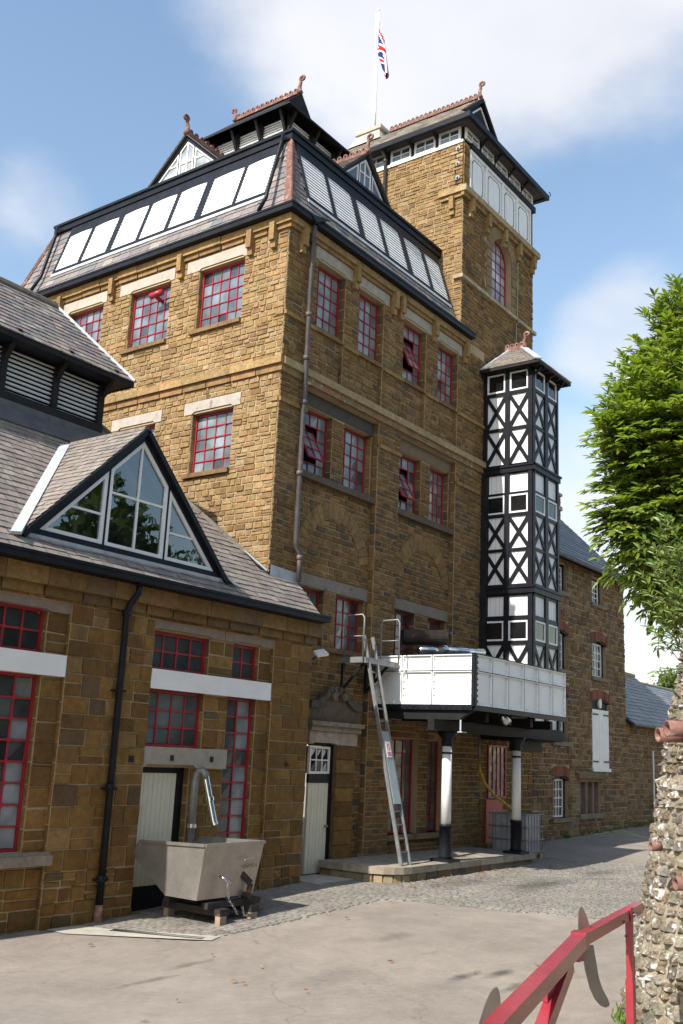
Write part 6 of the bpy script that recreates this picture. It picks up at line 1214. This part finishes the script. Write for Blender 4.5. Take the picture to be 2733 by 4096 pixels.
for i in range(30):
    a = math.radians(95 + 5 * i); a1 = a + math.radians(4.8); q = []
    for aa in (a, a1):
        for r, zz_ in ((.5, 4.05), (.92, 3.98), (.97, 3.85), (.96, 3.62), (.8, 3.7)): q.append((CW.x + r * math.cos(aa), CW.y + r * math.sin(aa), zz_))
    g.add(q, [(0, 1, 6, 5), (1, 2, 7, 6), (2, 3, 8, 7), (3, 4, 9, 8), (0, 4, 3, 2, 1), (5, 6, 7, 8, 9)])
g.build('tile_coping', STONE, rw); 
for f_ in (rw.children[-1],):
    at = f_.data.attributes['tint']; 
    for d in at.data: d.color = (.28, .15, .09, 1)
def weep(px, py, D, r, L):
    c = pix(px, py, D); ax = Vector((-CR.x, -CR.y, -.03)).normalized(); ax = (ax + Vector((-CD.x, -CD.y, 0)) * .15).normalized(); gg = G(); n = 16; P = []
    for d, rr in ((0, r), (-L, r), (-L, r * .8), (0, r * .8)): 
        q = c + ax * d; u = ax.orthogonal().normalized(); w = ax.cross(u); P += [q + (u * math.cos(2 * math.pi * k / n) + w * math.sin(2 * math.pi * k / n)) * rr for k in range(n)]
    gg.add(P, [(s * n + k, s * n + (k + 1) % n, ((s + 1) % 4) * n + (k + 1) % n, ((s + 1) % 4) * n + k) for s in range(4) for k in range(n)]); gg.build('drain_pipe', TERRA, rw, True)
weep(2632, 2940, 9.3, .068, .34); weep(2668, 2914, 9.0, .072, .5); weep(2604, 3385, 9.5, .045, .1); weep(2702, 3535, 8.85, .06, .3)

# ------------------------------------------------------------------ red swing barrier
ba = thing('swing_barrier', (-6.25, -9.62, 0), 'red painted steel swing barrier with curved steel fins in the foreground', 'barrier')
zC = lambda x, y: (1800 + x / 1.6806, 3400 + y / 1.6806)
nb = pix(*zC(425, 1090), 5.35); fb_ = pix(*zC(1270, 385), 8.7); bb_ = pix(*zC(885, 600), 7.1); pts = [tuple(fb_), tuple(bb_), tuple(nb), tuple(nb + (nb - bb_) * 1.2)]
g = G(); g.beam(pts[0], pts[1], .078, .08); g.build('boom', BARR, ba); g = G(); g.beam(pts[1], pts[2], .096, .097); g.beam(pts[2], pts[3], .096, .097); g.build('boom_sleeve', BARR, ba)
g = G(); p1 = Vector(pts[1]); t = (Vector(pts[0]) - p1).normalized(); g.beam(p1 + t * .02, p1 - t * .08, .108, .11); g.build('collar', BARR, ba)
q = Vector(pts[2]).lerp(p1, .75) - Vector((0, 0, .06)); g = G(); g.beam(q, q + Vector((-2.3, -.42, -1.0)), .08, .1); g.build('diagonal_brace', BARR, ba)
for px, py, D in ((870, 690, 7.0), (660, 950, 6.25)): c = pix(*zC(px, py), D); g = G(); g.box(c.x - .05, c.x + .05, c.y - .02, c.y + .05, c.z - .055, c.z + .055); g.build('tie_block', BARR, ba)
post = pix(*zC(1205, 385), 8.28); g = G(); g.box(post.x - .025, post.x + .025, post.y - .025, post.y + .025, .62, post.z); g.build('post', BARR, ba); g = G(); g.box(post.x - .031, post.x + .031, post.y - .031, post.y + .031, gz(post.x, post.y) - .05, .72); g.build('post_sleeve', BARR, ba)
g = G(); g.box(post.x + .032, post.x + .045, post.y - .025, post.y + .025, .55, .9); g.build('post_rib', BARR, ba)
for py in (434, 577):
    a_, b_ = pix(*zC(1172, py + 3), 8.2), pix(*zC(1252, py), 8.3); g = G(); g.tube([a_, b_], .009, 8); c_ = a_.lerp(b_, .78); g.tube([c_, c_ + (b_ - a_).normalized() * .02], .02, 6); g.build('bolt', CHROME, ba)
g = G(); g.beam(pix(*zC(1064, 456), 8.1), pix(*zC(1182, 464), 8.18), .03, .05); g.build('catch_plate', WOOD, ba)
g = G(); g.tube([pix(*zC(x, y), 8.05) for x, y in ((1082, 470), (1084, 488), (1092, 495), (1158, 494), (1168, 488), (1172, 474))], .012, 7); g.build('catch_loop', BARR, ba, True)
def fin(pxs, D, tilt, name='fin'):
    P = [pix(*zC(*p), D + tilt * (p[1] - 600) / 1000) for p in pxs]; n = (P[2] - P[0]).cross(P[1] - P[0]).normalized() * .006; m_ = len(P)
    gg = G(); gg.add([p + n for p in P] + [p - n for p in P], [tuple(range(m_)), tuple(range(2 * m_ - 1, m_ - 1, -1))] + [(i, (i + 1) % m_, m_ + (i + 1) % m_, m_ + i) for i in range(m_)]); gg.build(name, FIN, ba)
FIN = mat('galvanised_fin', (.25, .225, .205), .32, .55, nz=((5, .85, 1.1),), bump=(20, .08, .003))
fin([(863, 545), (864, 460), (868, 410), (876, 386), (886, 378), (897, 390), (915, 430), (932, 480), (945, 530), (905, 560)], 7.35, .15)
fin([(893, 700), (910, 810), (940, 930), (975, 1005), (1010, 1045), (1045, 1060), (1070, 1050), (1075, 1035), (1060, 995), (1025, 930), (1000, 850), (985, 760), (965, 640), (925, 640)], 7.2, -.2)
fin([(195, 1170), (210, 1120), (240, 1030), (275, 955), (300, 926), (318, 922), (330, 940), (340, 990), (343, 1095), (300, 1150), (270, 1200)], 5.55, .1)

# ------------------------------------------------------------------ ground
def sheet(name, xs, ys, m, off, zf=gz):
    V = [(x, y, zf(x, y) + off) for x in xs for y in ys]; n = len(ys); F = [(i * n + j, (i + 1) * n + j, (i + 1) * n + j + 1, i * n + j + 1) for i in range(len(xs) - 1) for j in range(n - 1)]
    o = link(name, V, F, m); o['kind'] = 'structure'; return o
rng = lambda a, b, s: [a + i * s for i in range(int(round((b - a) / s)) + 1)]
sheet('road', [-400, -120, -60] + rng(-40, -12, 2) + rng(-11, 24, .5) + rng(26, 60, 2) + [120, 400], [-400, -120, -60] + rng(-40, -14, 2) + rng(-13, 2, .5) + [4, 8, 20, 60, 120, 400], TARMAC, 0)
cs = G()
def cob_ok(x, y): return (x > -4.35 + max(0, (-y - 1.0)) * .52 and y > -2.62 - .06 * max(0, min(1, (x + 3.6) / 3)) * 2.2 and y < -.5 and x < .6) or (.52 + .045 * (-3.5 - y) < x < 9.7 and y < -.45 and y > -11)
gc = G()
for x0, x1, y0, y1 in ((-4.2, .6, -2.62, -.45), (.6, 9.7, -11, -.02)):
    for x in rng(x0, x1 - .3, .3):
        for y in rng(y0, y1 - .1, .25):
            xx, yy = min(x + .3, x1), min(y + .25, y1)
            if cob_ok(x + .15, y + .12) and cob_ok(x, y): gc.quad((x, y, gz(x, y) + .006), (xx, y, gz(xx, y) + .006), (xx, yy, gz(xx, yy) + .006), (x, yy, gz(x, yy) + .006))
cp = gc.build('cobble_paving', GROUT); cp['kind'] = 'structure'
CS = Pieces(cp, 'cobble', COBBLE, 300, 'further_cobbles'); PAL_COB = [((.218, .198, .168), 5), ((.234, .212, .178), 4), ((.20, .184, .16), 3), ((.245, .22, .182), 2), ((.205, .178, .145), 1)]
x = -4.4; k = 0
while x < 9.7:
    w = .1; y = -11 if x > .4 else -2.85; y += R.uniform(0, .1)
    while y < -.3:
        L = R.uniform(.135, .165)
        if cob_ok(x + w / 2, y + L / 2) and cob_ok(x + w, y) and cob_ok(x, y + L * .9) and not (x > 2.0 and x < 8.35 and y + L > -1.78) and not (y < -9 and x < 2):
            a, b, c, e = x + .005, x + w - .005, y + .005, y + L - .005; zz_ = R.uniform(.012, .016); q = [(a, c), (b, c), (b, e), (a, e)]; q = [(u + R.uniform(-.0015, .0015), v + R.uniform(-.0015, .0015)) for u, v in q]; cx, cy = (a + b) / 2, (c + e) / 2
            CS.add([(u, v, gz(u, v) + .0) for u, v in q] + [(u + (cx - u) * .08, v + (cy - v) * .06, gz(u, v) + zz_ + R.uniform(-.001, .001)) for u, v in q], BOXF, pick(PAL_COB), cp)
        y += L
    x += w; k += 1
# concrete apron with a rusty drain grate
ap = [(-4.95, -.55), (-4.4, -.6), (-4.3, -1.05), (-3.55, -2.62), (-3.85, -2.72), (-4.95, -.95)]; g = G(); g.add([(x, y, gz(x, y) + .012) for x, y in ap], [tuple(range(len(ap)))]); o = g.build('concrete_apron', CONC); o['kind'] = 'structure'
dg_ = thing('drain_grate', (-4.05, -1.85, gz(-4.05, -1.85)), 'narrow rusty iron drain grate set in the concrete strip', 'drain'); g = G(); A, B = Vector((-4.3, -1.2, 0)), Vector((-3.82, -2.55, 0)); t = (B - A).normalized(); s_ = t.cross(Vector((0, 0, 1)))
for sg in (-1, 1): g.beam(A + s_ * .06 * sg + Vector((0, 0, gz(A.x, A.y) + .014)), B + s_ * .06 * sg + Vector((0, 0, gz(B.x, B.y) + .014)), .02, .012)
g.build('frame', RUST, dg_)
for i in range(44): p = A.lerp(B, (i + .5) / 44); z = gz(p.x, p.y) + .015; g = G(); g.beam(p - s_ * .05 + Vector((0, 0, z)), p + s_ * .05 + Vector((0, 0, z)), .012, .01); g.build('grate_bar', RUST, dg_)
# doorstep and pavement edge by the small door
g = G(); g.box(.95, 2.04, -.95, -.02, -.05, gz(1.5, -.6) + .03); o = g.build('door_step', CONC, None, base=(1.5, -.5, 0)); tag(o, 'flat pale stone doorstep below the narrow cream door', 'doorstep')
# hatched yellow lines far up the lane
g = G(); YL = [((15.73, -.3), (16.77, -1.66)), ((16.3, -.15), (17.9, -1.4)), ((17.5, -.1), (15.99, -1.94)), ((18.1, -.25), (16.3, -1.6)), ((15.9, -.15), (18.4, -.15)), ((15.7, -1.95), (18.0, -1.5)), ((17.2, -.1), (18.4, -1.1))]
for (a, b), (c, e) in YL:
    d = Vector((c - a, e - b, 0)).normalized(); s_ = d.cross(Vector((0, 0, 1))) * .05; N = 6
    for i in range(N): u, v = i / N, (i + 1) / N; P0, P1 = Vector((a + (c - a) * u, b + (e - b) * u, 0)), Vector((a + (c - a) * v, b + (e - b) * v, 0)); g.add([(q.x, q.y, gz(q.x, q.y) + .008) for q in (P0 - s_, P1 - s_, P1 + s_, P0 + s_)], [(0, 1, 2, 3)])
o = g.build('road_marking', YELLOW); o['kind'] = 'structure'
# fallen leaves, weeds at the wall foot
g = G()
for _ in range(160):
    x, y = R.uniform(-7, 9), R.uniform(-9, -1.0)
    if R.random() < .6: x, y = R.uniform(2, 8), R.uniform(-2.6, -1.85)
    leafgeo(g, Vector((x, y, gz(x, y) + .03)), Vector((R.gauss(0, 1), R.gauss(0, 1), .1)), Vector((0, 0, 1)), R.uniform(.04, .09), R.uniform(.025, .05), jc(R.choice([(.35, .17, .05), (.28, .12, .04), (.4, .28, .1), (.3, .09, .04)]), .2))
o = g.build('leaf_litter', FARLEAF); tag(o, 'scattered brown fallen leaves on the cobbles and road', 'leaves', kind='stuff')
g = G(); tw = G()
for k in range(26):
    a = math.radians(118 + k * 2.2); p = Vector((CW.x + (RB + .06) * math.cos(a), CW.y + (RB + .06) * math.sin(a), 0)); p.z = gz(p.x, p.y)
    for _ in range(9): d = Vector((R.gauss(0, .5), R.gauss(0, .5), 1)); leafgeo(g, p + rdir() * .05, d, rdir(), R.uniform(.05, .14), .018, jc((.12, .19, .03), .3))
for k in range(30):
    x = R.choice([R.uniform(12.5, 19), R.uniform(19.2, 25)]); p = Vector((x, -.06, gz(x, -.06)))
    for _ in range(8): leafgeo(g, p + rdir() * .06, Vector((R.gauss(0, .5), R.gauss(0, .5), 1)), rdir(), R.uniform(.05, .14), .03, jc((.12, .17, .03), .3))
o = g.build('weeds', FARLEAF); tag(o, 'small green weeds growing along the foot of the walls', 'weeds', kind='stuff')

# belt of trees on the other side of the lane: they stand mirrored in the gable glass and screen the low sky
g = G()
for k in range(17):
    cx, cy, hh = -34 + k * 3.9 + R.uniform(-1, 1), -22.5 + R.uniform(-1.2, 1.2) - .05 * k, R.uniform(11.5, 14.5); limb(g, (cx, cy, gz(cx, cy)), (cx + .3, cy, hh * .6), .28, .1); g.c = [(.1, .075, .05)] * len(g.f)
for k in range(17):
    cx, cy, hh = -34 + k * 3.9 + R.uniform(-1, 1), -22.5 + R.uniform(-1.2, 1.2), R.uniform(11.5, 14.5)
    for _ in range(1400):
        o = rdir() * R.uniform(.55, 1); p = Vector((cx + o.x * 2.7, cy + o.y * 2.2, hh * .52 + o.z * hh * .5)); leafgeo(g, p, rdir(), rdir(), R.uniform(.5, .9), R.uniform(.3, .5), jc(R.choice([(.07, .11, .03), (.055, .09, .022), (.09, .13, .035)]), .2))
o = g.build('tree_belt', FARLEAF); tag(o, 'belt of leafy trees across the lane, mirrored in the gable glass', 'trees', kind='stuff')

# ------------------------------------------------------------------ pieces become parts
bpy.context.view_layer.update()
dgr = bpy.context.evaluated_depsgraph_get()
tm = bpy.data.meshes.new_from_object(to.evaluated_get(dgr)); t2 = bpy.data.objects.new('maker_lettering', tm); COL.objects.link(t2); t2.parent = sk; t2.location = to.location; t2.rotation_euler = to.rotation_euler; bpy.data.objects.remove(to)
bpy.context.view_layer.update(); dgr = bpy.context.evaluated_depsgraph_get()
for P in ALLP: P.finish(dgr)
